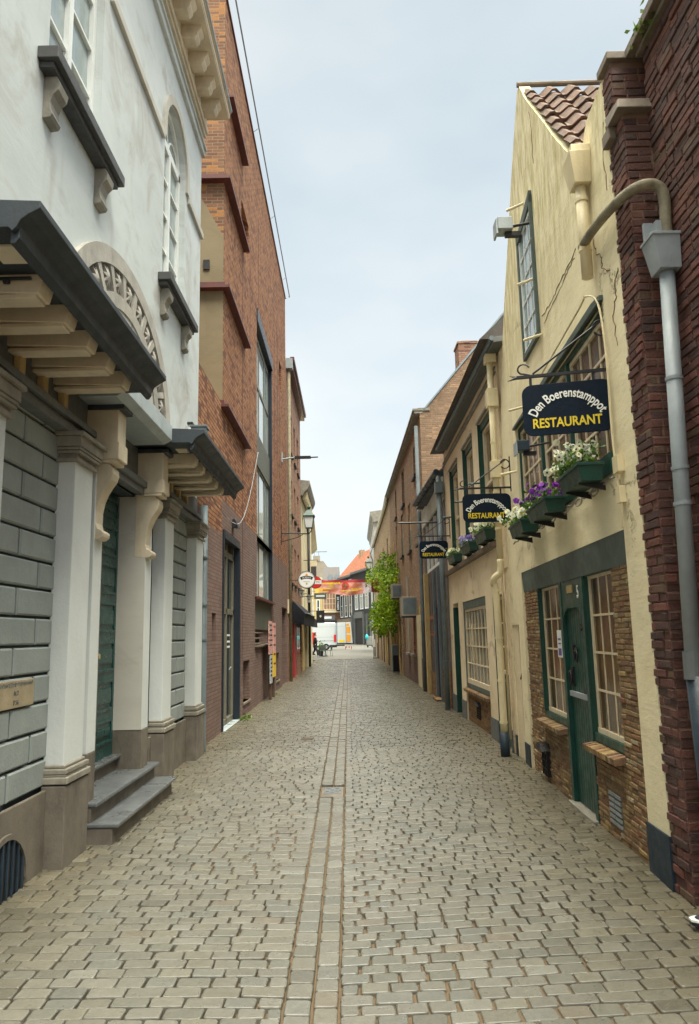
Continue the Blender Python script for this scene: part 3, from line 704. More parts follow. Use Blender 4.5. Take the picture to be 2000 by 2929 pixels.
for L, z_, sz in (((4.55, 5.27), 1.318, 0.030),):
    yy = L[0]
    while yy < L[1]:
        hgt = R2.uniform(0.6, 1.0)*sz; wd = R2.uniform(0.008, 0.016)
        m.tube([(yy, 0.013, z_-hgt/2+R2.uniform(-.004, .004)), (yy+wd*0.4, 0.013, z_+hgt/2), (yy+wd, 0.013, z_-hgt/2*R2.uniform(-1, 1))], 0.0022, 4); yy += wd*1.25
m.build('worn_inscription', 'frieze', tb)
for s_, z_, sz in (('N 2', 1.262, 0.045), ('7 56', 1.20, 0.045)):
    t_ = text(s_, sz, 0.002, 'frieze', tb, xs=1.0, name='date_letters'); t_.rotation_euler = (0, 0, 0); t_.location = (5.02, -0.0135, z_)
m = MB(S).box(Y0, 6.12, 0, 0.030, -0.12, 0.54).box(8.3, YE-0.05, 0, 0.030, -0.12, 0.54)
sb = m.build('stone_plinth_course', 'base_stone', LW, 0.008)
# cellar grate in an arched opening
gr = MB(S).prism([(4.62, -0.1), (5.23, -0.1)]+arch_pts(4.925, 0.05, 0.305, 14), 0.028, 0.033, 'y').build('cellar_opening', 'black', sb)
m = MB(S)
for i in range(8):
    y = 4.66+i*0.075; h = 0.05+math.sqrt(max(0.0, 0.305**2-(y-4.925)**2)); m.tube([(y, 0.040, -0.1), (y, 0.040, h)], 0.010, 6)
m.build('cellar_bars', 'pipe_dark', sb)
m = MB(S); P, Q = arch_pts(4.925, 0.05, 0.34, 14), arch_pts(4.925, 0.05, 0.305, 14)
for i in range(14): m.hexa([(Q[i][0], 0.03, Q[i][1]), (Q[i+1][0], 0.03, Q[i+1][1]), (Q[i+1][0], 0.05, Q[i+1][1]), (Q[i][0], 0.05, Q[i][1]), (P[i][0], 0.03, P[i][1]), (P[i+1][0], 0.03, P[i+1][1]), (P[i+1][0], 0.05, P[i+1][1]), (P[i][0], 0.05, P[i][1])])
m.build('cellar_arch', 'base_stone', sb)
# pilasters
for i, (a, b) in enumerate(((4.0, 4.42), (5.59, 5.98), (8.42, 8.82), (10.16, 10.60))):
    p = MB(S).box(a, b, -0.02, 0.13, 0.70, 3.0).build('pilaster', 'pale_paint', LW, 0.006)
    MB(S).box(a-0.045, b+0.05, -0.01, 0.17, -0.12, 0.565).build('pedestal', 'base_stone', p, 0.008)
    c = MB(S)
    def stp(mb, e, z0, z1): mb.box(a-e, b+e, -0.015, 0.13+e, z0, z1)
    stp(c, 0.052, 0.575, 0.625); stp(c, 0.036, 0.625, 0.642); stp(c, 0.040, 0.642, 0.68); stp(c, 0.018, 0.68, 0.705)
    c.build('base_moulding', 'mould_stone', p, 0.012)
    c = MB(S)
    for e, z0, z1 in ((0.030, 2.975, 3.005), (0.018, 3.005, 3.02), (0.045, 3.04, 3.062), (0.052, 3.066, 3.088), (0.060, 3.092, 3.172), (0.085, 3.175, 3.205), (0.012, 3.02, 3.175)): stp(c, e, z0, z1)
    c.build('capital', 'mould_stone', p, 0.004)
# entablature, frieze blocks, canopies
def canopy(y0, y1, mods, mlen, near, e0, e1):
    en = MB(S).box(e0, e1, -0.02, 0.10, 3.205, 3.262).box(e0, e1, -0.02, 0.075, 3.262, 3.30).box(e0, e1, -0.02, 0.115, 3.30, 3.355).box(e0, e1, -0.03, 0.03, 3.355, 3.62)
    eo = en.build('entablature', 'frieze', LW, 0.004)
    for y in mods:
        MB(S).box(y+0.02, y+0.10, 0.03, 0.085, 3.355, 3.505).build('frieze_block', 'ochre_wood', eo, 0.008)
    m = MB(S)
    prof = [(0.0, 3.62), (0.60, 3.62), (0.62, 3.60), (0.64, 3.62), (0.66, 3.66), (0.70, 3.69), (0.72, 3.70), (0.755, 3.72), (0.755, 3.76), (0.0, 3.80)]
    m.prism(prof, y0, y1, 'x')
    m.prism([(0.60, 3.55), (0.625, 3.55), (0.645, 3.58), (0.65, 3.64), (0.60, 3.64)], y0+0.03, y1-0.03, 'x')
    c = m.build('canopy', 'slate', LW, 0.004)
    for y in mods:
        MB(S).hexa([(y-0.075, 0.02, 3.525), (y+0.075, 0.02, 3.525), (y+0.075, mlen-0.03, 3.505), (y-0.075, mlen-0.03, 3.505), (y-0.075, 0.02, 3.62), (y+0.075, 0.02, 3.62), (y+0.075, mlen, 3.62), (y-0.075, mlen, 3.62)]).box(y-0.06, y+0.06, 0.03, mlen-0.05, 3.485, 3.51).build('canopy_beam', 'cream_wood', c, 0.004)
    return c
cA = canopy(3.34, 5.86, [3.89, 4.27, 4.65, 5.03, 5.41], 0.59, True, Y0, 6.08)
MB(S).box(3.50, 3.68, 0.42, 0.56, 3.607, 3.632).build('soffit_lamp', 'cream_wood', cA, 0.004)
MB(S).tube([(3.795, 0.25, 3.585), (3.795, 0.52, 3.585)], 0.010, 8).tube([(3.795, 0.37, 3.57), (3.795, 0.40, 3.57)], 0.016, 8).build('tie_bar', 'iron', cA)
cB = canopy(7.46, 10.42, [8.0, 8.42, 8.85, 9.27, 9.70], 0.59, False, 7.9, 10.66)
MB(S).box(7.70, 7.86, 0.40, 0.52, 3.607, 3.632).build('soffit_lamp', 'cream_wood', cB, 0.004)
m = MB(S).prism([(0, 3.60), (0.34, 3.60), (0.42, 3.64), (0.42, 3.80), (0.0, 3.82)], 5.862, 7.458, 'x').build('door_canopy', 'zinc_edge', LW, 0.004)
MB(S).box(6.05, 7.9, -0.03, 0.02, 3.10, 3.61).box(6.29, 7.67, -0.02, 0.10, 3.10, 3.17).box(6.29, 7.67, -0.02, 0.13, 3.17, 3.235).build('door_entablature', 'frieze', LW, 0.004)
# consoles either side of the door
for y in (6.10, 7.63):
    c = MB(S)
    c.box(y, y+0.22, 0.0, 0.29, 3.27, 3.56).box(y-0.015, y+0.235, 0.0, 0.305, 3.12, 3.27).box(y-0.01, y+0.23, 0.0, 0.28, 3.09, 3.12)
    k = c.build('console', 'cream_wood', LW, 0.006)
    MB(S).box(y-0.02, y+0.24, 0, 0.34, 3.56, 3.60).build('console_cap', 'slate', k, 0.004)
    prf = [(0.0, 3.09), (0.21, 3.09), (0.245, 3.05), (0.25, 3.0), (0.235, 2.95), (0.20, 2.90), (0.165, 2.84), (0.135, 2.76), (0.12, 2.68), (0.115, 2.58), (0.13, 2.53), (0.165, 2.515), (0.185, 2.49), (0.18, 2.46), (0.155, 2.44), (0.12, 2.435), (0.0, 2.45)]
    MB(S).prism(prf, y+0.02, y+0.20, 'x').build('scroll', 'cream_wood', k, 0.006)
for a, b in ((6.10, 6.30), (7.66, 7.90)):
    j = MB(S).box(a, b, -0.02, 0.115, 0.70, 3.10).build('door_jamb', 'pale_paint', LW, 0.004)
    MB(S).box(a-0.004, b+0.004, -0.20, 0.12, -0.1, 0.70).build('jamb_foot', 'base_stone', j, 0.006)
MB(S).box(7.652, 7.660, -0.19, 0.115, 0.70, 3.09).box(6.300, 6.308, -0.19, 0.115, 0.70, 3.09).each('door_reveal', 'white_trim', LW)
# green door
dn = -0.17; dm = MB(S).box(6.30, 7.66, dn-0.04, dn, 0.47, 3.08)
d = dm.build('door', 'door_green', LW)
m = MB(S)
for (a, b) in ((6.36, 6.94), (7.02, 7.60)):
    zz = [0.55, 0.86, 1.24, 1.62, 2.00, 2.38, 2.76, 3.05]
    for k in range(len(zz)-1):
        z0, z1 = zz[k]+0.05, zz[k+1]-0.03
        for q in ((a, b, z0, z0+0.03), (a, b, z1-0.03, z1), (a, a+0.03, z0+0.03, z1-0.03), (b-0.03, b, z0+0.03, z1-0.03)): m.box(q[0], q[1], dn, dn+0.014, q[2], q[3])
        m.box(a+0.08, b-0.08, dn, dn+0.018, z0+0.08, z1-0.08)
m.box(6.945, 7.015, dn, dn+0.04, 0.5, 3.05); m.build('door_panels', 'door_green', d, 0.005)
MB(S).tube([(6.93, dn+0.03, 1.45), (6.93, dn+0.09, 1.45)], 0.025, 10).build('door_knob', 'ochre_wood', d)
# steps
for (a, b, n1, z0, z1) in ((6.33, 8.12, -0.08, 0.33, 0.47), (6.14, 8.10, 0.20, 0.17, 0.32), (6.13, 8.12, 0.38, -0.08, 0.165)):
    st_ = MB(S).box(a, b, -0.34, n1, z1-0.035, z1).build('step', 'blue_stone', LW, 0.010)
    MB(S).box(a+0.01, b-0.02, -0.34, n1-0.05, z0-0.03, z1-0.036).build('riser', 'base_stone', st_, 0.004)
pipe(LW, S, [(10.84, 0.09, 3.55), (10.84, 0.09, 0.05), (10.84, 0.10, -0.04)], 0.062, 'pipe_grey', rings=[((10.84, 0.09, z), (10.84, 0.09, z+0.03)) for z in (0.55, 1.55, 2.05, 2.75)])
# things lodged on the canopies
h = empty('rainwater_hopper', (-1.78, 8.62, 3.80), 0, 'small blue-grey hopper standing on the second canopy of the pale house', 'rainwater hopper')
MB().hexa([(-0.07, -0.07, 0.10), (0.07, -0.07, 0.10), (0.07, 0.07, 0.10), (-0.07, 0.07, 0.10), (-0.09, -0.09, 0.30), (0.09, -0.09, 0.30), (0.09, 0.09, 0.30), (-0.09, 0.09, 0.30)]).box(-0.1, 0.1, -0.1, 0.1, 0.30, 0.325).build('hopper_box', 'pipe_grey', h, 0.004)
MB().tube([(0, 0, -0.02), (0, 0, 0.10)], 0.05, 10).build('outlet', 'pipe_grey', h)
sgn = empty('white_sign_board', (-2.05, 10.9, 3.95), 0, 'long white sign board with a dark edge standing above the second canopy', 'sign board')
MB().box(0, 0.05, -1.7, 0.4, 0, 0.38).build('board', 'white', sgn)
MB().box(-0.01, 0.06, -1.72, 0.42, 0.38, 0.41).box(-0.01, 0.06, -1.72, 0.42, -0.03, 0.0).build('edge_trim', 'iron', sgn)

# ================================================================== LEFT: RED BRICK BUILDING
RB = frame('red_brick_building', -2.25, 0, -2.25, 1, 'tall orange brick building with steel beams and a tall window column')
holes = [(17.85, 21.5, 2.56, 9.95, 0.22), (15.1, 16.3, 10.45, 11.3, 0.3), (23.8, 24.6, 9.95, 10.9, 0.25), (24.35, 26.3, -0.1, 2.55, 0.5), (13.05, 14.85, -0.1, 3.5, 0.16), (17.5, 21.7, 1.39, 2.54, 0.14), (15.56, 16.55, 0.26, 1.1, 0.2), (22.42, 23.35, 0.28, 1.1, 0.2)]
SPLIT = 4.05
def clip(hs, z0, z1): return [(a, b, max(c, z0), min(e, z1), d_) for a, b, c, e, d_ in hs if min(e, z1) > max(c, z0)]
m = MB(S); wall(m, 12.9, 26.4, SPLIT, 14.35, clip(holes, SPLIT, 14.35), T=6); m.build('upper_wall', 'red_brick', RB)
m = MB(S); wall(m, 12.9, 26.4, -0.12, SPLIT, clip(holes, -0.12, SPLIT), T=6); m.build('painted_lower_wall', 'purple_brick', RB)
m = MB(S); wall(m, 10.8, 12.9, 3.4, 5.78, (), T=6); m.build('side_wing_wall', 'red_brick', RB)
m = MB(S); wall(m, 10.8, 12.9, -0.12, 3.4, ((12.05, 12.4, 1.49, 2.0, 0.15),), T=6); m.build('side_wing_lower_wall', 'purple_brick', RB)
MB(S).box(12.885, 12.899, -2.0, -0.003, 8.1, 14.35).build('side_face', 'old_brick', RB)
MB(S).prism([(-0.003, 5.85), (-2.0, 5.85), (-2.0, 11.8), (-0.47, 9.97), (-0.003, 9.1)], 12.872, 12.886, 'x').build('side_render', 'cement', RB)
MB(S).box(12.84, 12.872, -0.38, -0.26, 8.42, 8.62).build('anchor_plate', 'iron', RB, 0.004)
for z0, y1, wrap in ((12.25, 15.3, 0), (10.22, 15.5, 1), (8.0, 15.7, 1), (5.70, 15.8, 1)):
    m = MB(S).box(12.9 if wrap else 13.1, y1, 0.0, 0.14, z0, z0+0.05).box(12.9 if wrap else 13.1, y1, 0.0, 0.03, z0+0.05, z0+0.17)
    if wrap: m.box(12.72, 12.9, -2.0, 0.14, z0, z0+0.05).box(12.85, 12.9, -2.0, 0.03, z0+0.05, z0+0.17)
    m.build('steel_beam', 'oxide', RB)
for y, z0, z1 in ((15.35, 5.7, 10.2), (16.55, 6.0, 10.5), (15.4, 0.6, 5.7), (22.2, 4.2, 13.3), (23.2, 3.6, 13.4), (23.9, 4.5, 9.9), (18.2, 10.0, 12.6)):
    MB(S).box(y-0.018, y+0.018, 0.0, 0.006, z0, z1).build('expansion_joint', 'oxide', RB)
MB(S).box(12.9, 26.42, -0.3, 0.03, 14.35, 14.40).build('roof_edge', 'oxide', RB)
m = MB(S).tube([(12.9, 0.16, 14.52), (26.6, 0.16, 14.50)], 0.018, 6)
for y in (12.9, 17, 21, 25, 26.5): m.tube([(y, 0.16, 14.5), (y, 0.0, 14.38)], 0.010, 6)
m.build('roof_cable', 'lead', RB)
# the tall window column
tw = MB(S)
for z in (2.56, 4.16, 5.98, 6.86, 8.22, 9.5): tw.box(17.85, 21.5, -0.16, -0.105, z-0.06, z+0.06)
for y in (17.9, 19.15, 20.4, 21.44): tw.box(y-0.05, y+0.05, -0.16, -0.11, 2.56, 9.9)
t_ = tw.build('tall_window', 'bronze_frame', RB, 0.004)
MB(S).box(17.86, 21.49, -0.17, -0.13, 2.6, 5.98).box(17.86, 21.49, -0.17, -0.13, 6.86, 9.6).build('pane', 'gl_sky_reflect', t_)
MB(S).box(17.86, 21.49, -0.17, -0.07, 5.98, 6.84).build('spandrel_panel', 'panel_grey', t_)
MB(S).box(17.80, 21.52, -0.20, 0.03, 9.62, 9.95).build('shutter_box', 'anthracite', t_)
MB(S).box(21.44, 21.50, -0.2, 0.0, 2.6, 9.6).build('jamb_post', 'anthracite', t_)
MB(S).box(17.80, 21.55, -0.15, 0.06, 2.50, 2.56).build('sill', 'oxide', t_)
MB(S).box(17.52, 21.68, -0.13, -0.08, 1.78, 2.49).build('grey_infill_panel', 'panel_grey', RB)
m = MB(S)
for k in range(3): m.box(17.52, 19.4, -0.13, -0.04+0.02*k, 1.68-k*0.13, 1.71-k*0.13)
m.box(17.45, 21.72, -0.12, 0.07, 1.36, 1.40); m.build('bench_slats', 'coping', RB)
# glass door
gd = MB(S)
for y in (13.1, 13.96, 14.76): gd.box(y-0.045, y+0.045, -0.15, -0.08, 0.02, 3.38)
for z in (0.06, 2.08, 3.15): gd.box(13.06, 14.8, -0.15, -0.08, z-0.05, z+0.06)
g_ = gd.build('glass_door', 'bronze_frame', RB, 0.003)
MB(S).box(13.07, 14.8, -0.135, -0.12, 0.05, 3.2).build('pane', 'gl_dark', g_)
MB(S).box(13.05, 14.85, -0.15, 0.035, 3.36, 3.50).box(14.78, 14.88, -0.16, 0.045, -0.1, 3.36).box(12.98, 13.05, -0.16, 0.03, -0.1, 3.5).build('door_surround', 'anthracite', g_)
MB(S).tube([(14.03, -0.04, 1.0), (14.03, -0.02, 1.04), (14.13, -0.02, 1.04)], 0.012, 6).build('handle', 'zinc', g_)
MB(S).box(13.0, 14.95, -0.1, 0.06, -0.08, 0.015).build('threshold', 'zinc_edge', g_)
MB(S).box(13.14, 13.42, -0.118, -0.114, 1.25, 1.72).build('notice', 'white', g_)
for z in (1.62, 1.50, 1.40): MB(S).box(14.08, 14.55, -0.118, -0.114, z, z+0.035).build('lettering_strip', 'white', g_)
MB(S).box(13.2, 13.36, -0.113, -0.111, 1.60, 1.68).build('notice_print', 'pet_purple', g_)
for a, b, c, e in ((15.56, 16.55, 0.26, 1.1), (22.42, 23.35, 0.28, 1.1)):
    window(RB, S, a, b, c, e, -0.17, 1, 2, 'bronze_frame', 'gl_dark', 0.05, 0.03, 'cellar_window')
    MB(S).box(a-0.03, b+0.03, -0.17, 0.03, c-0.05, c).build('cellar_sill', 'coping', RB, 0.004)
window(RB, S, 12.05, 12.4, 1.49, 2.0, -0.12, 1, 1, 'bronze_frame', 'gl_dark', 0.03, 0.02, 'small_window')
window(RB, S, 15.1, 16.3, 10.45, 11.3, -0.2, 2, 1, 'bronze_frame', 'gl_sky', 0.06, 0.05, 'slit_window')
window(RB, S, 23.8, 24.6, 9.95, 10.9, -0.2, 1, 1, 'bronze_frame', 'gl_dark', 0.06, 0.05, 'slit_window')
MB(S).box(24.4, 26.25, -0.45, -0.40, -0.1, 2.5).build('recessed_door', 'black', RB)
lm = empty('wall_lamp', (-2.24, 14.1, 3.72), 0, 'small black wedge shaped lamp on the brick wall above the glass door', 'wall lamp')
MB().hexa([(0, -0.1, -0.05), (0.12, -0.1, -0.05), (0.12, 0.1, -0.05), (0, 0.1, -0.05), (0, -0.1, 0.13), (0.05, -0.1, 0.13), (0.05, 0.1, 0.13), (0, 0.1, 0.13)]).build('lamp_body', 'black', lm, 0.004)
MB().box(0.02, 0.11, -0.08, 0.08, -0.06, -0.05).build('lamp_glass', 'lampglass', lm)
sec = empty('light_bracket', (-2.25, 24.6, 7.65), 0, 'slim grey floodlight arm sticking out over the street from the brick corner', 'floodlight')
MB().box(0, 0.03, -0.12, 0.12, -0.18, 0.18).build('bracket_plate', 'zinc', sec)
MB().tube([(0.02, 0, -0.05), (0.5, 0, 0)], 0.03, 8).build('arm', 'zinc', sec)
MB().box(0.45, 1.0, -0.09, 0.09, -0.04, 0.03).tube([(0.95, 0, -0.01), (1.25, 0, 0.0)], 0.025, 8).build('lamp_head', 'iron', sec)
# poster boards on two posts
ps = empty('poster_stand', (-2.10, 19.0, 0), 0, 'two brown posts carrying colourful pink and yellow poster boards in front of the brick wall', 'poster stand')
for y in (0.3, 1.1): MB().box(-0.04, 0.04, y-0.04, y+0.04, -0.08, 2.0).build('post', 'rust', ps, 0.004)
for (y0, y1, x, z0, z1, mm) in ((-0.3, 0.45, 0.03, 1.15, 1.98, 'red_poster'), (0.5, 1.15, 0.05, 0.55, 1.95, 'yellow_poster'), (-0.1, 0.42, 0.035, 0.42, 1.12, 'pale_poster')):
    q = Mat(mm, (0.6, 0.2, 0.2), 0.4); t1 = q.ramp(q.noise(5, 3, stretch=(1, 3, 5)), 0.45, 0.5)
    cols = {'red_poster': ((0.60, 0.55, 0.50), (0.55, 0.16, 0.14)), 'yellow_poster': ((0.78, 0.50, 0.03), (0.75, 0.42, 0.03)), 'pale_poster': ((0.60, 0.58, 0.50), (0.30, 0.36, 0.42))}[mm]
    zz = q.z()[2]
    if mm == 'yellow_poster': b = q.mix(q.ramp(zz, 1.17, 1.18), cols[0], q.mix(t1, (0.70, 0.22, 0.20), (0.62, 0.42, 0.38)))
    else: b = q.mix(t1, *cols)
    q.col(b); pb = MB().box(x, x+0.02, y0, y1, z0, z1).build('poster_board', q.m, ps)
    mk = MB(); R3 = random.Random(hash(mm) % 99 if False else len(mm))
    for k in range(5):
        zc = z1-0.12-k*(z1-z0-0.2)/5
        yk = y0+0.06
        while yk < y1-0.1:
            L = R3.uniform(0.04, 0.10); mk.box(x+0.02, x+0.023, yk, yk+L, zc, zc+R3.uniform(0.03, 0.06)); yk += L+0.025
    mk.build('print', 'oxide' if 'yellow' in mm else 'cloth_navy', pb)
# ================================================================== RIGHT: DARK BRICK BUILDING (nearest)
DB = frame('dark_brick_building', 1.95, 0, 1.95, 1, 'dark purple-brown brick building with stepped stone copings at the right edge')
DC = [((0.105, 0.042, 0.036), 5), ((0.14, 0.053, 0.043), 4), ((0.082, 0.040, 0.038), 3), ((0.17, 0.063, 0.046), 2), ((0.13, 0.075, 0.05), 1)]
m = MB().box(4.575, 4.838, -3.0, -0.012, -0.12, 5.12).build('pier_core', 'mortar_brown', DB)
m = MB(); bricks(m, lambda u, n, z: (u, n-0.012, z), 4.575, 4.84, -0.05, 5.1, bl=0.20, bh=0.0585, cols=DC, seed=2, jit=0.004, proud=(0.002, 0.018))
bricks(m, lambda u, n, z: (4.575-n, -u-0.012, z), 0.0, 0.185, -0.05, 5.1, bl=0.19, bh=0.0585, cols=DC, seed=3, jit=0.004, proud=(0.002, 0.016))
m.build('pier_bricks', 'bricks', DB, recalc=False)
MB().box(0.2, 4.575, -4.0, -0.20, -0.12, 5.62).build('main_core', 'mortar_brown', DB)
m = MB(); bricks(m, lambda u, n, z: (u, n-0.20, z), 2.2, 4.575, -0.05, 5.6, bl=0.21, bh=0.0585, cols=DC, seed=4, jit=0.004, proud=(0.003, 0.020))
m.build('main_wall_bricks', 'bricks', DB, recalc=False)
m = MB().box(4.68, 4.838, -3.0, -0.001, 5.12, 5.62).build('parapet_core', 'mortar_brown', DB)
m = MB(); bricks(m, lambda u, n, z: (4.68-n, -u-0.001, z), 0.0, 1.2, 5.17, 5.58, bl=0.21, bh=0.0585, cols=DC, seed=5); bricks(m, lambda u, n, z: (u, n-0.001, z), 4.68, 4.838, 5.12, 5.58, bl=0.2, bh=0.0585, cols=DC, seed=6)
m.build('parapet_bricks', 'bricks', DB, recalc=False)
MB().box(4.64, 4.86, -3.0, 0.035, 5.62, 5.68).build('parapet_coping', 'coping', DB, 0.006)
MB().hexa([(4.50, -0.25, 5.12), (4.72, -0.25, 5.12), (4.72, 0.05, 5.12), (4.50, 0.05, 5.12), (4.53, -0.25, 5.21), (4.80, -0.25, 5.25), (4.80, 0.03, 5.25), (4.53, 0.03, 5.21)]).box(4.70, 4.84, -0.2, 0.045, 5.03, 5.13).build('pier_coping', 'coping', DB, 0.008)
MB().box(0.2, 4.66, -4.0, -0.10, 5.62, 5.69).box(0.2, 4.6, -4, -0.15, 5.58, 5.62).build('wall_coping', 'coping', DB, 0.006)
pp = []
hp = empty('rainwater_pipe', (2.035, 4.38, 0), 0, 'grey zinc downpipe with hopper in the corner of the dark brick wall', 'downpipe')
o = MB().tube([(0.035, 0, 3.86), (-0.035, 0, 1.45)], 0.047, 18).build('pipe', 'zinc', hp); 
for p in o.data.polygons: p.use_smooth = len(p.vertices) == 4
for z in (3.12, 2.33, 2.55): MB().tube([(0.035-0.029*(3.86-z), 0, z), (0.034-0.029*(3.86-z), 0, z+0.022)], 0.053, 18).build('collar', 'zinc', hp)
MB().hexa([(-0.035, -0.07, 3.84), (0.10, -0.07, 3.84), (0.10, 0.075, 3.84), (-0.035, 0.075, 3.84), (-0.075, -0.09, 4.06), (0.10, -0.09, 4.06), (0.10, 0.09, 4.06), (-0.075, 0.09, 4.06)]).box(-0.082, 0.104, -0.097, 0.092, 4.055, 4.075).build('hopper', 'zinc', hp, 0.003)
MB().box(-0.06, 0.0, 0.06, 0.088, 4.07, 4.22).box(-0.01, 0.03, -0.01, 0.088, 4.07, 4.20).build('hopper_back', 'zinc', hp, 0.002)
o = MB().tube([(-0.037, 0, 1.46), (-0.04, 0, 1.30)], 0.056, 18).build('pipe_shoe', 'frieze', hp)
o = MB().tube([(-0.015, 0, 1.32), (0.02, 0, -0.08)], 0.070, 18).build('cast_iron_foot', 'pipe_dark', hp)
for p in o.data.polygons: p.use_smooth = len(p.vertices) == 4
gp_ = [(1.90, 5.40, 4.59), (1.88, 5.15, 4.56), (1.88, 4.90, 4.53), (1.88, 4.68, 4.49), (1.885, 4.52, 4.455), (1.92, 4.41, 4.445), (1.98, 4.38, 4.455), (2.04, 4.38, 4.455), (2.085, 4.38, 4.42), (2.10, 4.38, 4.34), (2.095, 4.38, 4.22), (2.09, 4.38, 4.06)]
def smooth_path(P, k=4):
    P = [Vector(p) for p in P]; out = []
    for i in range(len(P)-1):
        p0, p1, p2, p3 = P[max(i-1, 0)], P[i], P[i+1], P[min(i+2, len(P)-1)]
        for j in range(k):
            t = j/k; out.append(0.5*((2*p1)+(-p0+p2)*t+(2*p0-5*p1+4*p2-p3)*t*t+(-p0+3*p1-3*p2+p3)*t**3))
    return out+[P[-1]]
goo = MB().tube([tuple(p) for p in smooth_path(gp_)], 0.036, 16)
goo.v = [(a-2.035, b-4.38, c) for a, b, c in goo.v]
o = goo.build('swan_neck', 'zinc_old', hp)
for p in o.data.polygons: p.use_smooth = len(p.vertices) == 4
wd = MB(); leaves(wd, lambda R: (R.gauss(0, 0.05), R.gauss(0, 0.07), 0.03+abs(R.gauss(0, 0.04))), 60, 0.05, seed=8)
wd.tube([(0.0, -0.12+0.03*i, 0.01) for i in range(9)], 0.004, 4); tag(wd.build('fern_tuft', 'weed', None, loc=(2.10, 4.35, 5.57), recalc=False), 'small green tuft of ferns growing under the high stone coping', 'plant')

# ================================================================== RIGHT: CREAM RESTAURANT HOUSE
RE = frame('cream_gabled_house', 1.95, 4.84, 2.11, 9.3, 'cream stuccoed house with green door number 5, wide leaded window and pantiled gable')
m = MB()
wall(m, -0.02, 5.1, 2.34, 4.45, [(0.42, 3.98, 2.83, 4.06, 0.09)], T=4.5)
top = [(-0.02, 4.45), (-0.02, 5.60), (0.05, 5.62), (0.44, 5.60), (0.66, 5.42), (1.03, 5.77), (1.40, 6.19), (1.71, 6.58), (2.36, 7.35), (2.60, 7.70), (2.72, 7.74), (2.94, 7.48), (3.35, 6.98), (3.77, 6.40), (4.20, 5.85), (4.52, 5.33), (4.81, 4.70), (4.90, 4.45)]
m.prism(top, -0.12, 0.0, 'y')
m.prism([(-0.02, 5.2), (-0.02, 5.60), (0.05, 5.62), (0.44, 5.60), (0.66, 5.42), (0.66, 5.2)], -3.0, -0.115, 'y')
m.build('upper_wall', 'cream', RE)
bp = []
m = MB(); wall(m, -0.02, 5.1, -0.12, 2.34, [(0.35, 4.16, -0.12, 2.30, 0.10), (4.50, 4.98, -0.1, 1.68, 0.10)], T=4.5); m.build('lower_wall', 'cream', RE)
MB().box(-0.03, 0.36, -0.01, 0.012, -0.12, 0.325).box(4.20, 4.49, -0.01, 0.012, -0.12, 0.26).box(4.99, 5.11, -0.01, 0.012, -0.12, 0.27).each('plinth_paint', 'navy', RE)
YC = [((0.35, 0.22, 0.105), 5), ((0.30, 0.18, 0.085), 5), ((0.25, 0.145, 0.075), 4), ((0.40, 0.27, 0.11), 1.5), ((0.20, 0.12, 0.07), 2), ((0.42, 0.33, 0.20), 1), ((0.24, 0.11, 0.055), 3)]
hs = [(0.82, 1.60, 0.68, 2.3), (1.60, 2.46, -0.2, 2.3), (2.46, 3.42, 0.68, 2.3)]
m = MB()
for a, b, c, e in ((0.35, 0.82, -0.12, 2.22), (0.82, 1.60, -0.12, 0.66), (2.46, 3.42, -0.12, 0.66), (3.42, 4.16, -0.12, 2.12)): m.box(a, b, -0.10, -0.035, c, e)
m.each('brick_backing', 'mortar_tan', RE)
m = MB()
P_ = lambda u, n, z: (u, n-0.035, z)
bricks(m, P_, 0.352, 0.82, -0.03, 2.22, bl=0.155, bh=0.039, j=0.009, cols=YC, seed=11, proud=(0.003, 0.014))
bricks(m, P_, 0.82, 1.60, -0.03, 0.62, bl=0.155, bh=0.039, j=0.009, cols=YC, seed=12, proud=(0.003, 0.014), holes=[(0.98, 1.28, 0.10, 0.36)])
bricks(m, P_, 2.47, 3.42, -0.03, 0.62, bl=0.155, bh=0.039, j=0.009, cols=YC, seed=13, proud=(0.003, 0.014))
bricks(m, P_, 3.42, 4.16, -0.03, 2.10, bl=0.155, bh=0.039, j=0.009, cols=YC, seed=14, proud=(0.003, 0.014), holes=[(3.30, 3.56, 0.06, 0.32)])
bricks(m, lambda u, n, z: (2.465-n, -u-0.03, z), 0.0, 0.09, -0.03, 0.62, bl=0.155, bh=0.039, j=0.009, cols=YC, seed=15)
bricks(m, lambda u, n, z: (3.42-n, -u-0.03, z), 0.0, 0.09, 0.66, 2.10, bl=0.155, bh=0.039, j=0.009, cols=YC, seed=16)
m.build('facing_bricks', 'bricks', RE, recalc=False)
for a, b in ((0.80, 1.63), (2.47, 3.50)):
    m = MB(); u = a; Rn = random.Random(3)
    while u < b-0.02:
        w_ = Rn.uniform(0.036, 0.046); k = Rn.uniform(0.8, 1.2); c = Rn.choice(YC)[0]; dz = Rn.uniform(-0.003, 0.003)
        m.hexa([(u, -0.08, 0.612+dz), (u+w_-0.006, -0.08, 0.612+dz), (u+w_-0.006, 0.055, 0.600+dz), (u, 0.055, 0.600+dz), (u, -0.08, 0.675+dz), (u+w_-0.006, -0.08, 0.675+dz), (u+w_-0.006, 0.06+Rn.uniform(-.006, .006), 0.648+dz), (u, 0.06, 0.648+dz)], tuple(q*k*1.1 for q in c)); u += w_
    m.build('brick_sill', 'bricks', RE, 0.003)
MB().prism([(-0.10, 2.06), (-0.02, 2.06), (-0.002, 2.33), (-0.10, 2.34)], 0.36, 4.15, 'x').build('lintel_board', 'green_grey', RE)
MB().box(0.83, 4.15, -0.10, -0.045, 2.055, 2.09).each('lintel_edge', 'green', RE)
wR = window(RE, 1, 0.83, 1.585, 0.745, 2.07, -0.085, 3, 4, 'cream_frame', 'gl_amber', 0.040, 0.018, pr=0.017)
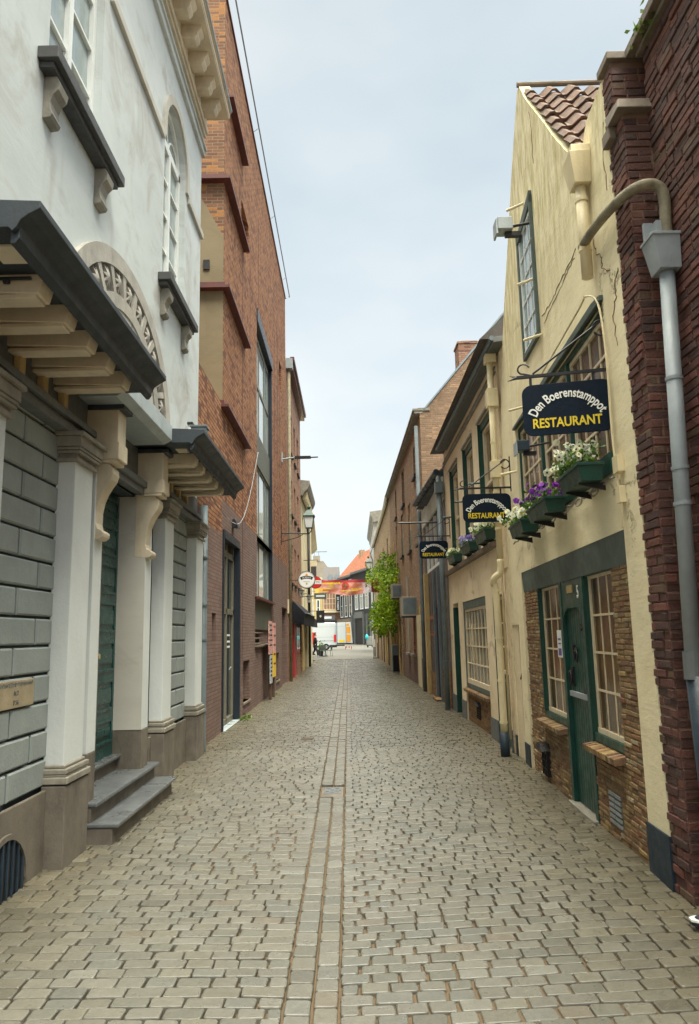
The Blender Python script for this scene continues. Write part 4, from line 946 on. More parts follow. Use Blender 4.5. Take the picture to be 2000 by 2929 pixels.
MB().box(0.82, 1.60, -0.09, -0.035, 0.68, 0.745).box(1.585, 1.605, -0.09, -0.03, 0.745, 2.06).build('green_sill', 'green', wR)
wL = window(RE, 1, 2.50, 3.39, 0.745, 2.07, -0.085, 3, 4, 'cream_frame', 'gl_amber', 0.040, 0.018, pr=0.017)
MB().box(2.47, 3.42, -0.09, -0.035, 0.68, 0.745).box(3.39, 3.42, -0.09, -0.02, 0.745, 2.06).build('green_sill', 'green', wL)
nt_ = MB().box(2.56, 2.74, -0.052, -0.048, 1.33, 1.60).build('window_notice', 'white', wL)
MB().box(2.59, 2.71, -0.048, -0.046, 1.35, 1.42).box(2.60, 2.70, -0.048, -0.046, 1.50, 1.52).box(2.60, 2.70, -0.048, -0.046, 1.46, 1.475).build('notice_print', 'pet_violet', nt_)
# door number 5
do = MB()
do.box(1.605, 1.69, -0.10, -0.022, 0.0, 2.06).box(2.37, 2.455, -0.10, -0.022, 0.0, 2.06).box(1.69, 2.37, -0.10, -0.028, 1.80, 2.06)
c, r = 2.03, 0.34; P = arch_pts(c, 1.66, r, 12, rz=0.16)
for i in range(12): do.hexa([(P[i][0], -0.10, P[i][1]), (P[i+1][0], -0.10, P[i+1][1]), (P[i+1][0], -0.03, P[i+1][1]), (P[i][0], -0.03, P[i][1]), (P[i][0], -0.10, 1.82), (P[i+1][0], -0.10, 1.82), (P[i+1][0], -0.03, 1.82), (P[i][0], -0.03, 1.82)])
dr_ = do.build('door', 'green', RE, 0.004)
m = MB()
for k in range(9): m.box(1.70+k*0.075, 1.70+(k+1)*0.075-0.007, -0.085, -0.062, 0.03, 1.81)
m.box(1.69, 2.38, -0.09, -0.07, 0.03, 1.81); m.build('door_boards', 'green', dr_, 0.002)
for z in (1.62, 1.05, 0.62): MB().prism([(1.70, z-0.022), (1.82, z-0.008), (1.86, z-0.030), (1.90, z), (1.86, z+0.030), (1.82, z+0.008), (1.70, z+0.022)], -0.064, -0.050, 'y').build('strap_hinge', 'iron', dr_)
m = MB().tube([(2.05+0.045*math.cos(a), -0.045, 1.36+0.055*math.sin(a)) for a in [i*PI/6 for i in range(13)]], 0.007, 6); m.tube([(2.05, -0.06, 1.43), (2.05, -0.035, 1.40)], 0.018, 8)
m.prism([(2.13, 1.32), (2.19, 1.34), (2.18, 1.40), (2.21, 1.44), (2.13, 1.46)], -0.064, -0.04, 'y'); m.build('knocker', 'iron', dr_)
m = MB().tube([(2.24+0.035*math.cos(a), -0.03, 1.16+0.06*math.sin(a)) for a in [i*PI/6 for i in range(13)]], 0.010, 6); m.box(2.20, 2.28, -0.064, -0.045, 1.08, 1.26); m.build('pull_handle', 'iron', dr_)
MB().box(1.72, 2.33, -0.062, -0.035, 0.985, 1.035).build('letter_plate', 'zinc', dr_, 0.004)
MB().box(1.61, 2.45, -0.10, 0.02, -0.08, 0.02).build('threshold', 'mould_stone', dr_, 0.006)
MB().box(1.95, 2.13, -0.028, -0.018, 1.94, 2.01).build('name_plate', 'ochre_wood', dr_)
t_ = text('5', 0.16, 0.003, 'sign_white', dr_, bold=0.002, xs=0.75, name='house_number'); t_.rotation_euler = (0, 0, PI); t_.location = (1.75, -0.018, 1.93)
# vents
m = MB()
for i in range(6): m.box(3.33, 3.53, -0.02, 0.0+0.006*(i % 2), 0.08+i*0.042, 0.10+i*0.042)
for x in (3.32, 3.40, 3.47, 3.54): m.box(x-0.006, x+0.006, -0.03, 0.012, 0.06, 0.33)
m.prism([(3.28, 0.33), (3.57, 0.33), (3.50, 0.40), (3.35, 0.40)], -0.03, 0.07, 'y'); m.build('iron_vent', 'iron', RE)
m = MB()
for i in range(6):
    for k in range(2): m.box(0.99+k*0.15, 1.12+k*0.15, -0.03, -0.018, 0.11+i*0.042, 0.132+i*0.042)
m.build('air_brick', 'zinc', RE)
# small green side door
sd_ = MB()
for k in range(4): sd_.box(4.51+k*0.115, 4.51+(k+1)*0.115-0.006, -0.07, -0.05, 0.0, 1.67)
s_ = sd_.box(4.50, 4.98, -0.09, -0.06, -0.05, 1.68).build('side_door', 'green_old', RE)
MB().box(4.55, 4.60, -0.05, -0.02, 1.0, 1.12).tube([(4.58, -0.03, 1.1), (4.58, 0.0, 1.0)], 0.01, 6).build('latch', 'iron', s_)
MB().box(4.50, 4.98, -0.055, -0.045, -0.1, 0.26).build('kick_board', 'green', s_)
# wide leaded window
bw_ = MB()
bw_.box(0.42, 3.98, -0.09, -0.03, 4.01, 4.06).box(0.42, 3.98, -0.09, 0.02, 2.74, 2.90).box(0.42, 0.45, -0.09, -0.03, 2.9, 4.01).box(3.95, 3.98, -0.09, -0.03, 2.9, 4.01).box(1.60, 1.65, -0.09, -0.02, 2.9, 4.01).box(2.76, 2.81, -0.09, -0.02, 2.9, 4.01)
bwo = bw_.build('wide_window', 'green', RE, 0.003)
for a, b in ((0.45, 1.60), (1.65, 2.76), (2.81, 3.95)):
    w_ = window(bwo, 1, a, b, 2.90, 4.01, -0.075, 4, 4, 'cream_frame', 'gl_amber', 0.040, 0.024, 'casement', pr=0.022)
m = MB().prism([(0.38, 4.06), (4.02, 4.06), (4.02, 4.09), (2.2, 4.12), (0.60, 4.13), (0.38, 4.10)], -0.02, 0.03, 'y')
m.build('window_hood', 'green_grey', RE, 0.004)
# attic window
aw = MB(); aw.box(2.36, 2.41, -0.01, 0.035, 4.66, 6.22).box(3.07, 3.13, -0.01, 0.035, 4.66, 6.14).box(2.36, 3.13, -0.01, 0.035, 4.62, 4.68)
aw.hexa([(2.36, -0.01, 6.12), (3.13, -0.01, 6.02), (3.13, 0.035, 6.02), (2.36, 0.035, 6.12), (2.36, -0.01, 6.26), (3.13, -0.01, 6.12), (3.13, 0.035, 6.12), (2.36, 0.035, 6.26)])
ao = aw.build('attic_window', 'green_grey', RE, 0.003)
window(ao, 1, 2.41, 3.07, 4.68, 6.08, 0.0, 3, 5, 'white_frame', 'gl_sky', 0.03, 0.016, 'sash', pr=0.02)
# cracks that run through the stucco
def crack(pts, w_, mat):
    R = random.Random(int(pts[0][0]*100)); P = []
    for i in range(len(pts)-1):
        for k in range(6):
            t = k/6; P.append((pts[i][0]+(pts[i+1][0]-pts[i][0])*t+R.uniform(-0.02, 0.02), 0.0005, pts[i][1]+(pts[i+1][1]-pts[i][1])*t+R.uniform(-0.012, 0.012)))
    MB().tube(P, [w_*R.uniform(0.4, 1.2) for _ in P], 4).build('wall_crack', mat, RE)
K['crack'] = paint('dark_crack', (0.16, 0.085, 0.035), 0.9, 0.3)
for pts, w_ in (([(0.95, 4.80), (1.18, 4.78), (1.51, 4.77), (1.89, 4.75), (2.34, 4.78)], 0.006), ([(1.01, 4.75), (1.28, 4.74), (1.52, 4.71), (1.94, 4.70), (2.28, 4.67)], 0.005),
                ([(0.48, 4.62), (0.46, 4.49), (0.33, 4.38), (0.35, 4.30), (0.15, 4.17)], 0.005), ([(0.0, 4.12), (0.10, 4.06), (0.09, 3.95), (0.19, 3.85), (0.16, 3.55)], 0.006), ([(2.22, 7.1), (2.18, 6.71), (2.21, 6.40)], 0.005),
                ([(0.05, 5.3), (0.12, 5.0), (0.08, 4.75)], 0.005)):
    crack(pts, w_, 'crack')
# pantiled roof slope behind the gable
tl = MB(); slope0 = Vector((0.66, 0, 5.36)); slope1 = Vector((2.60, 0, 7.62)); sd3 = (slope1-slope0); LS = sd3.length; sd3.normalize(); nn = Vector((-sd3.z, 0, sd3.x))
rows = 11; colw = 0.24
for r in range(rows):
    for c_ in range(13):
        for k in range(6):
            u0_, u1_ = c_*colw+colw*k/6, c_*colw+colw*(k+1)/6
            hh = lambda u: 0.042*math.sin(2*PI*(u/colw)) + 0.010*math.sin(u*9+r)
            a = slope0+sd3*(LS*r/rows-0.03); b = slope0+sd3*(LS*(r+1)/rows+0.01)
            q = [a+nn*(0.05+hh(u0_)), a+nn*(0.05+hh(u1_)), b+nn*(0.015+hh(u1_)), b+nn*(0.015+hh(u0_))]
            q0 = [a+nn*(0.025+hh(u0_)), a+nn*(0.025+hh(u1_))]
            U = (u0_, u1_)
            tl.face([(q[0].x, -U[0]-0.02, q[0].z), (q[1].x, -U[1]-0.02, q[1].z), (q[2].x, -U[1]-0.02, q[2].z), (q[3].x, -U[0]-0.02, q[3].z)])
            tl.face([(q0[0].x, -U[0]-0.02, q0[0].z), (q0[1].x, -U[1]-0.02, q0[1].z), (q[1].x, -U[1]-0.02, q[1].z), (q[0].x, -U[0]-0.02, q[0].z)])
tl.build('pantile_roof', 'pantile', RE, recalc=False)
MB().prism([(0.66, 5.26), (2.64, 7.58), (4.7, 5.0), (4.7, 4.3), (0.6, 4.3)], -4.5, -0.115, 'y').build('roof_body', 'roof_dark', RE)
MB().tube([(2.62, 0.02, 7.74), (2.62, -3.2, 7.70)], 0.03, 10).build('ridge_tiles', 'coping', RE)
MB().hexa([(0.42, 0.0, 5.07), (0.58, 0.0, 5.07), (0.58, 0.13, 5.07), (0.42, 0.13, 5.07), (0.38, 0.0, 5.32), (0.62, 0.0, 5.32), (0.62, 0.17, 5.32), (0.38, 0.17, 5.32)]).box(0.39, 0.61, 0, 0.15, 5.32, 5.38).build('valley_hopper', 'cream_pipe', RE, 0.004)
pipe(RE, 1, [(0.50, 0.065, 5.09), (0.50, 0.065, 4.30)], 0.045, 'cream_pipe', 'valley_pipe', rings=[((0.5, 0.065, 4.94), (0.5, 0.065, 4.97)), ((0.5, 0.065, 4.52), (0.5, 0.065, 4.55))])
for s0_, z0_ in ((2.75, 6.35), (2.42, 5.28), (2.30, 4.60), (4.05, 3.55), (3.3, 4.15)):
    MB().tube([(s0_, 0.0, z0_), (s0_+0.12, 0.17, z0_-0.01)], 0.016, 8).build('wall_peg', 'cream_pipe', RE)
m = MB()
cab = smooth_path([(0.30, 0.03, 2.30), (0.26, 0.03, 2.45), (0.30, 0.03, 2.62), (0.34, 0.03, 3.0), (0.33, 0.03, 3.6), (0.42, 0.03, 4.05), (0.60, 0.07, 4.19), (0.75, 0.075, 4.16), (2.2, 0.07, 4.12)], 5)
m.tube([tuple(p) for p in cab], 0.008, 6); m.box(0.22, 0.33, 0, 0.05, 2.70, 2.82).box(0.24, 0.32, 0, 0.045, 2.48, 2.60)
m.build('cable_conduit', 'cream_pipe', RE)
m = MB(); Rn = random.Random(9)
pth = [(0.34+3.9*i/40, 0.035+Rn.uniform(0, 0.02), 2.68+Rn.uniform(-0.015, 0.015)-0.0*i) for i in range(41)]
m.tube(pth, 0.009, 5)
for k in range(5): m.tube([(0.8+k*0.45+0.1*math.cos(a), 0.05+0.01*k/5, 2.66+0.03*math.sin(a)) for a in [i*0.7 for i in range(10)]], 0.007, 5)
m.build('trailing_cable', 'mould_stone', RE)

def flood(name, loc, label, s=1.0, m_='pipe_grey'):
    e = empty(name, loc, 0, label, 'floodlight')
    MB().box(-0.14*s, 0.02*s, -0.09*s, 0.09*s, -0.07*s, 0.07*s).build('lamp_housing', m_, e, 0.006)
    MB().box(-0.16*s, -0.14*s, -0.08*s, 0.08*s, -0.12*s, 0.05*s).build('visor', 'zinc', e, 0.002)
    MB().tube([(0.02*s, 0, 0), (0.30*s, 0, 0.05*s)], 0.016*s, 8).box(-0.05*s, 0.12*s, -0.03*s, 0.03*s, -0.12*s, -0.07*s).build('bracket', 'iron', e)
    return e
flood('flood_lamp', (1.80, 7.30, 5.90), 'boxy grey floodlight on an arm beside the high attic window of the cream gable', 1.0, 'zinc')
flood('small_flood_lamp', (1.80, 7.15, 3.42), 'small dark floodlight fixed at the left of the wide leaded window', 0.75, 'pipe_dark')

# flower boxes
def flower_box(name, root, s0, s1, n0, n1, z0, z1, kind, label, seed, cnt, mound=0.12, hang=0.03, group='window boxes on the cream houses'):
    W = root.matrix_basis; loc = W @ Vector(((s0+s1)/2, (n0+n1)/2, z0)); e = empty(name, tuple(loc), root.rotation_euler.z, label, 'flower box', group)
    h = (s1-s0)/2; d = (n1-n0)/2; H = z1-z0
    def mk(): return MB()
    MB().hexa([(-h+0.02, -d+0.01, 0), (h-0.02, -d+0.01, 0), (h-0.02, d-0.03, 0), (-h+0.02, d-0.03, 0), (-h, -d, H), (h, -d, H), (h, d, H), (-h, d, H)]).box(-h-0.008, h+0.008, -d-0.008, d+0.008, H-0.02, H+0.004).build('trough', 'green', e, 0.003)
    MB().box(-h+0.02, h-0.02, -d+0.02, d-0.02, H-0.01, H+0.012).build('soil', 'soil', e)
    for x in (-h*0.6, h*0.6): MB().hexa([(x-0.008, -d-0.04, -0.06), (x+0.008, -d-0.04, -0.06), (x+0.008, d-0.03, -0.012), (x-0.008, d-0.03, -0.012), (x-0.008, -d-0.04, 0.001), (x+0.008, -d-0.04, 0.001), (x+0.008, d-0.03, 0.001), (x-0.008, d-0.03, 0.001)]).build('bracket', 'iron', e)
    m = MB(); leaves(m, lambda R: (R.uniform(-h, h), R.gauss(0, d*0.75)+0.01, H+0.01+abs(R.gauss(0, 0.5))*mound*0.75), cnt, 0.042, seed=seed); m.build('foliage', 'leaf2', e, recalc=False)
    fl = MB(); ey = MB(); R = random.Random(seed+50)
    nf = int(cnt*0.17)
    for i in range(nf):
        x = R.uniform(-h, h*1.02); q = 1-(x/h)**2*0.4; c = Vector((x, R.gauss(0.02, d*0.8), H+0.02+R.uniform(0.15, 1.0)*mound*q)); 
        dv = Vector((R.gauss(-0.8, 0.5), R.gauss(0.55, 0.5), R.gauss(0.45, 0.35))).normalized(); a = dv.cross(Vector((0, 0, 1))).normalized(); b = a.cross(dv); s = R.uniform(0.020, 0.031)
        t = R.random()**3
        for k in range(5):
            an = 2*PI*k/5+PI/2; pc = c+(a*math.cos(an)+b*math.sin(an))*s*0.55+dv*R.uniform(-0.2, 0.2)*s; ra = s*0.62
            fl.face([pc+(a*math.cos(v)+b*math.sin(v))*ra+dv*(0.15*s*math.cos(v*2)) for v in [2*PI*j/7 for j in range(7)]], (t, t, t))
        ey.face([c+dv*0.30*s+(a*math.cos(v)+b*math.sin(v)*0.8)*s*0.36 for v in [2*PI*j/6 for j in range(6)]])
    fl.build('blossoms', {'w': 'pet_white', 'p': 'pet_purple', 'v': 'pet_violet'}[kind], e, recalc=False)
    if kind == 'w': ey.build('blossom_eyes', 'cloth_navy' if mound > 0.14 else 'sign_yellow', e, recalc=False)
    return e
bpy.context.view_layer.update()
flower_box('flower_box', RE, 0.46, 1.08, 0.07, 0.26, 2.69, 2.82, 'w', 'large green window box of white pansies nearest the camera, under the leaded window', 21, 560, 0.20)
flower_box('flower_box', RE, 1.58, 2.38, 0.07, 0.26, 2.645, 2.775, 'p', 'middle green window box with vivid purple pansies under the leaded window', 22, 420, 0.15)
flower_box('flower_box', RE, 2.70, 3.38, 0.07, 0.26, 2.62, 2.75, 'w', 'green window box of white flowers at the far end of the leaded window', 23, 420, 0.13)

# hanging signs
def hanging_sign(name, loc, yaw_, W_, H_, arm, drop, label, roll_=0.0, scroll=True, tail=0.0):
    e = empty(name, loc, yaw_, label, 'hanging sign', 'hanging restaurant signs'); e.rotation_euler = (0, roll_, yaw_)
    m = MB(); m.box(-arm, tail, -0.012, 0.012, -0.010, 0.012)
    m.face([(-arm-0.06, 0, 0.02), (-arm, 0, 0.012), (-arm, 0, -0.01)]); m.tube([(-arm, 0, 0.0), (-arm-0.07, 0, -0.02)], [0.012, 0.003], 6)
    sp = [(-arm+0.05+0.05*math.cos(a)*(1-a/14), 0, 0.06+0.05*math.sin(a)*(1-a/14)) for a in [PI*1.5-i*0.4 for i in range(12)]]
    m.tube([(-arm+0.10, 0, 0.012)]+sp, 0.007, 6)
    m.tube([(-arm+0.12, 0, 0.02), (-0.06, 0, arm*0.55)], 0.008, 6)
    m.tube([(-0.06+0.06*math.cos(a), 0, arm*0.55-0.05+0.06*math.sin(a)) for a in [PI*0.9-i*0.45 for i in range(13)]], 0.008, 6)
    m.box(-0.005, 0.012, -0.015, 0.015, -0.05, arm*0.62); m.build('wrought_bracket', 'iron', e)
    x0 = -arm+0.03; hs_ = MB()
    for x in (x0+0.07*W_/0.65, x0+W_-0.13*W_/0.65): hs_.box(x-0.010, x+0.010, -0.006, 0.006, -drop-0.02, 0.0)
    hs_.build('hanger', 'iron', e)
    r = 0.075*W_/0.65; P = []
    for cx, cz, a0 in ((W_-r, H_-r, 0), (r, H_-r, PI/2), (r, r, PI), (W_-r, r, 1.5*PI)):
        for i in range(7): a = a0+i*PI/12; P.append((x0+cx+r*math.cos(a), -drop-H_+cz+r*math.sin(a)))
    b = MB().prism(P, -0.010, 0.010, 'y').build('board', 'sign_navy', e, 0.003)
    k = W_/0.65; cx = x0+W_/2; top = -drop
    for sd_, rot in ((-1, 0), (1, PI)):
        t1 = text('Den Boerenstamppot', 0.100*k, 0.0015, 'sign_white', b, bold=0.0018*k, arc=0.285*k, xs=0.72, name='curved_name')
        t1.location = (cx, sd_*0.0125, top-0.085*k); t1.rotation_euler = (0, 0, rot)
        t2 = text('RESTAURANT', 0.100*k, 0.0015, 'sign_yellow', b, bold=0.0022*k, xs=0.80, name='restaurant_letters')
        t2.location = (cx-0.012*k, sd_*0.0125, top-0.335*k*H_/(0.43*k)); t2.rotation_euler = (0, 0, rot)
    return e
hanging_sign('restaurant_sign', (2.00, 5.25, 3.52), rad(-13), 0.66, 0.40, 0.70, 0.07, 'largest navy restaurant sign with white and yellow letters, hanging nearest the camera', roll_=0.0)
hanging_sign('restaurant_sign', (2.105, 9.30, 3.43), rad(-2), 0.62, 0.37, 0.66, 0.075, 'middle navy restaurant sign with yellow letters, hanging beside the cream downpipe')
hanging_sign('restaurant_sign', (2.125, 15.3, 3.60), rad(0), 0.60, 0.37, 0.68, 0.10, 'smallest and farthest navy restaurant sign, hanging before the dark panelled house')
MB()
ib = MB().tube([(0, 0, 0), (-0.95, 0, 0)], 0.02, 6).box(-0.01, 0.01, -0.03, 0.03, -0.08, 0.08)
tag(ib.build('iron_bar', 'iron', None, loc=(2.06, 16.2, 4.03)), 'bare iron bar sticking out over the street behind the farthest restaurant sign', 'iron bar')

# ================================================================== RIGHT: PEACH-CREAM HOUSE
H2 = frame('peach_cream_house', 2.12, 9.3, 2.13, 14.6, 'peach-cream house with three tall green framed windows and long slanting eaves')

wz = [(1.18, 2.20), (2.82, 3.86), (4.60, 5.66)]; E2 = 6.62
m = MB(); wall(m, 0.55, E2, 2.45, 5.50, [(a, b, 2.92, 4.90, 0.14) for a, b in wz], T=4, n=-0.002)
m.build('upper_wall', 'cream2', H2)
m = MB(); wall(m, 0.80, E2, -0.12, 2.45, [(2.32, 4.74, -0.12, 2.16, 0.12), (5.30, 6.04, -0.12, 2.18, 0.25), (0.86, 1.72, -0.12, 2.12, 0.14)], T=4, n=-0.002)
m.build('lower_wall', 'cream2', H2)
MB().box(0.2, 0.8, -3, -0.02, -0.1, 5.5).build('recess_infill', 'cream2', H2)
MB().box(0.80, 0.86, -0.01, 0.010, -0.1, 0.30).box(1.72, 2.31, -0.01, 0.012, -0.1, 0.32).box(4.75, 5.29, -0.01, 0.012, -0.1, 0.33).box(6.05, 6.62, -0.01, 0.012, -0.1, 0.34).each('plinth_paint', 'frieze', H2)
for a, b in wz:
    g_ = MB().box(a, b, -0.139, -0.125, 2.92, 4.90).box(b-0.012, b-0.001, -0.13, 0.012, 2.92, 4.90).box(a+0.001, a+0.012, -0.13, 0.005, 2.92, 4.90).box(a+0.01, b-0.01, -0.13, -0.03, 4.78, 4.895).build('window_surround', 'green', H2)
    window(g_, 1, a+0.05, b-0.02, 2.96, 4.80, -0.115, 1, 2, 'cream_frame', 'gl_gold', 0.07, 0.05, 'sash', pr=0.05)
    MB().box(a-0.03, b+0.03, -0.005, 0.03, 4.90, 4.94).build('window_head', 'mould_stone', g_, 0.004)
    MB().tube([(b+0.02, 0.0, 3.95), (b+0.12, 0.17, 3.96)], 0.018, 6).build('shutter_peg', 'green', g_)
m = MB(); u = 1.08; Rn = random.Random(4)
while u < 6.5:
    w_ = Rn.uniform(0.15, 0.19); m.hexa([(u, -0.05, 2.80), (u+w_-0.01, -0.05, 2.80), (u+w_-0.01, 0.09, 2.79), (u, 0.09, 2.79), (u, -0.05, 2.90), (u+w_-0.01, -0.05, 2.90), (u+w_-0.01, 0.10, 2.86), (u, 0.10, 2.86)]); u += w_
m.build('slate_sill', 'coping', H2, 0.004)
MB().box(0.6, E2, 0.0, 0.035, 5.20, 5.225).box(0.6, E2, 0.0, 0.025, 5.28, 5.30).build('eaves_moulding', 'mould_stone', H2)
MB().hexa([(0.02, -0.3, 5.47), (5.9, -0.3, 5.47), (5.9, 0.20, 5.40), (0.02, 0.13, 5.42), (0.02, -0.3, 5.56), (5.9, -0.3, 5.56), (5.9, 0.21, 5.46), (0.02, 0.14, 5.49)]).build('eaves', 'frieze', H2, 0.004)
MB().tube([(0.02, 0.15, 5.48), (5.9, 0.22, 5.45)], 0.035, 10).build('gutter', 'pipe_grey', H2)
MB().prism([(0.3, 5.5), (-3.0, 8.6), (-6.0, 5.5)], 0.1, E2-0.1, 'x').build('roof', 'roof_dark', H2)
# the long cream downpipe between the two cream houses
DP = frame('cream_downpipe', 2.12, 9.3, 2.13, 14.6, 'cream painted downpipe with box hoppers running down between the two cream houses', 'downpipe')
pipe(DP, 1, [(0.50, 0.10, 5.42), (0.50, 0.10, 2.52)], 0.044, 'cream_pipe', 'upper_pipe', rings=[((0.50, 0.10, z), (0.50, 0.10, z+0.03)) for z in (4.15, 3.45, 2.95)], n=14)
MB().box(0.42, 0.58, 0.02, 0.17, 4.66, 4.92).box(0.43, 0.57, 0.03, 0.16, 3.66, 3.90).box(0.42, 0.58, 0.02, 0.17, 5.30, 5.42).each('box_hopper', 'cream_pipe', DP, 0.006)
pipe(DP, 1, [tuple(p) for p in smooth_path([(0.50, 0.10, 2.55), (0.50, 0.11, 2.38), (0.52, 0.18, 2.31), (0.56, 0.20, 2.24), (0.56, 0.17, 2.10), (0.56, 0.16, 1.2), (0.56, 0.16, 0.30)], 4)], 0.046, 'cream_pipe', 'lower_pipe', rings=[((0.56, 0.16, z), (0.56, 0.16, z+0.03)) for z in (2.12, 1.5, 0.95, 0.42)], n=14)
pipe(DP, 1, [(0.56, 0.16, 0.31), (0.56, 0.16, -0.06)], 0.060, 'navy', 'pipe_foot', n=14)
pipe(DP, 1, [(0.72, 0.05, 5.0), (0.72, 0.05, 0.2)], 0.014, 'cream_pipe', 'thin_conduit', n=6)
# ground floor
gw = window(H2, 1, 2.36, 4.70, 0.68, 2.02, -0.06, 7, 4, 'cream_frame', 'gl_grey', 0.05, 0.020, 'shop_window', pr=0.026, base=0.08)
MB().box(2.33, 4.73, -0.08, -0.01, 2.02, 2.155).box(2.32, 2.36, -0.08, -0.015, 0.62, 2.02).box(4.70, 4.74, -0.08, -0.015, 0.62, 2.02).box(2.34, 4.72, -0.08, -0.02, 0.60, 0.68).build('green_surround', 'green_grey', gw, 0.003)
MB().box(2.33, 4.73, -0.11, -0.03, -0.12, 0.55).build('brick_dado', 'low_brick', H2)
m = MB(); u = 2.33
while u < 4.72:
    w_ = Rn.uniform(0.045, 0.055); c = Rn.choice(YC)[0]; m.hexa([(u, -0.09, 0.545), (u+w_-0.008, -0.09, 0.545), (u+w_-0.008, 0.05, 0.53), (u, 0.05, 0.53), (u, -0.09, 0.60), (u+w_-0.008, -0.09, 0.60), (u+w_-0.008, 0.055, 0.575), (u, 0.055, 0.575)], c); u += w_
m.build('brick_sill', 'bricks', H2)
m = MB()
for i in range(5): m.box(3.42, 3.72, -0.03, -0.015, 0.16+i*0.04, 0.175+i*0.04)
for x in (3.42, 3.52, 3.62, 3.72): m.box(x-0.005, x+0.005, -0.03, -0.01, 0.14, 0.36)
m.prism([(3.38, 0.36), (3.76, 0.36), (3.68, 0.42), (3.46, 0.42)], -0.03, 0.04, 'y'); m.build('iron_vent', 'iron', H2)
MB().box(5.31, 6.03, -0.23, -0.17, -0.1, 2.08).box(6.02, 6.035, -0.2, 0.004, -0.1, 2.1).box(5.31, 6.03, -0.23, -0.10, 2.08, 2.17).build('dark_door', 'green', H2, 0.004)
nd = window(H2, 1, 0.88, 1.70, 1.0, 2.10, -0.09, 2, 3, 'cream_frame', 'gl_gold', 0.05, 0.022, 'door_window', pr=0.035)
MB().box(0.88, 1.70, -0.12, -0.06, -0.1, 1.0).box(1.70, 1.712, -0.12, 0, 0.0, 2.1).build('panelled_door', 'green', H2, 0.003)
flower_box('flower_box', H2, 1.02, 1.85, 0.03, 0.20, 2.90, 3.05, 'w', 'green window box of white flowers under the nearest green framed window', 24, 300, 0.13)
flower_box('flower_box', H2, 2.45, 3.35, 0.03, 0.20, 2.90, 3.04, 'v', 'green window box of violet flowers under the middle green framed window', 25, 260, 0.12)
flower_box('flower_box', H2, 4.25, 5.10, 0.03, 0.20, 2.90, 3.04, 'w', 'small green window box of white flowers under the farthest green framed window', 26, 260, 0.12)

# ================================================================== RIGHT: DARK PANELLED HOUSE
H3 = frame('dark_panelled_house', 2.13, 15.95, 2.15, 20.8, 'narrow dark panelled house with white fascia board and worn brick foot')
K['brown_panel'] = paint('brown_black_panel', (0.055, 0.045, 0.05), 0.5, 0.25, dirt=0.35, scale=2)
K['white_board'] = stucco('chalky_white_board', (0.66, 0.66, 0.60), (0.3, 0.27, 0.2), 0.5, 0.002)
m = MB(); wall(m, 0.0, 4.9, -0.12, 5.05, [(1.65, 2.55, -0.1, 2.22, 0.35), (0.5, 4.2, 3.25, 4.5, 0.12)], T=4); m.build('wall', 'brown_panel', H3)
MB().box(0.0, 4.9, 0.0, 0.05, 4.52, 5.02).build('fascia_board', 'white_board', H3, 0.004)
m = MB()
for x in (0.5, 1.35, 2.3, 3.25, 4.15): m.box(x-0.03, x+0.03, -0.10, 0.01, 3.2, 4.5)
m.box(0.47, 4.2, -0.1, 0.005, 3.2, 3.27)
w_ = m.build('upper_window', 'white_frame', H3)
MB().box(0.5, 4.2, -0.10, -0.08, 3.25, 4.5).build('pane', 'gl_gold', w_)
for k, x in enumerate((0.85, 1.8, 2.75, 3.7)): MB().box(x-0.08, x+0.08, -0.08, -0.02, 3.25, 4.5).build('mullion_panel', 'brown_panel', w_)
for x in (1.62, 2.58): MB().box(x-0.035, x+0.035, 0.0, 0.06, -0.1, 3.15).build('door_post', 'pipe_grey', H3, 0.004)
MB().box(2.62, 3.9, 0.0, 0.02, 1.93, 2.05).build('orange_stripe', 'roof_orange', H3); MB().box(2.62, 3.9, 0.0, 0.02, 1.52, 1.64).build('orange_stripe', 'roof_orange', H3)
MB().box(2.70, 3.9, -0.01, 0.012, 0.62, 3.1).box(3.2, 3.23, 0.01, 0.02, 1.9, 3.0).build('side_panel', 'brown_panel', H3, 0.003)
MB().box(2.62, 4.85, -0.02, 0.018, -0.12, 0.60).box(0.1, 1.55, -0.02, 0.018, -0.12, 0.80).each('brick_foot', 'low_brick', H3)
MB().box(4.1, 4.35, 0.0, 0.12, -0.12, 3.2).build('timber_post', 'ochre_wood', H3, 0.01)
MB().box(1.6, 2.6, -0.33, -0.28, -0.1, 2.2).build('door', 'black', H3)
MB().box(1.68, 2.5, 0.0, 0.16, -0.08, 0.06).build('brick_step', 'low_brick', H3, 0.008)
MB().hexa([(0.02, -0.1, 4.98), (3.4, -0.1, 4.95), (3.4, 0.28, 4.93), (0.02, 0.10, 5.02), (0.02, -0.1, 5.25), (3.4, -0.1, 5.2), (3.4, 0.33, 5.0), (0.02, 0.16, 5.10)]).build('eaves', 'slate', H3)
m = MB(); m.tube([(-0.1, 0.17, 5.10), (3.4, 0.36, 5.0)], 0.07, 10)
for i in range(8): m.tube([(0.3+i*0.42, 0.19+i*0.022, 5.085-i*0.012), (0.32+i*0.42, 0.19+i*0.022, 5.085-i*0.012)], 0.078, 10)
m.build('gutter', 'pipe_dark', H3)
MB().prism([(0.2, 5.1), (-3, 7.4), (-6, 5.1)], 0.1, 4.85, 'x').build('roof', 'roof_dark', H3)
pipe(H3, 1, [(-0.12, 0.13, 5.0), (-0.12, 0.13, -0.05)], 0.058, 'pipe_grey', rings=[((-0.12, 0.13, z), (-0.12, 0.13, z+0.03)) for z in (4.7, 3.6, 2.05, 1.0)])
MB().box(-0.22, -0.02, 0.04, 0.22, 4.62, 4.86).build('pipe_hopper', 'pipe_grey', H3, 0.004)

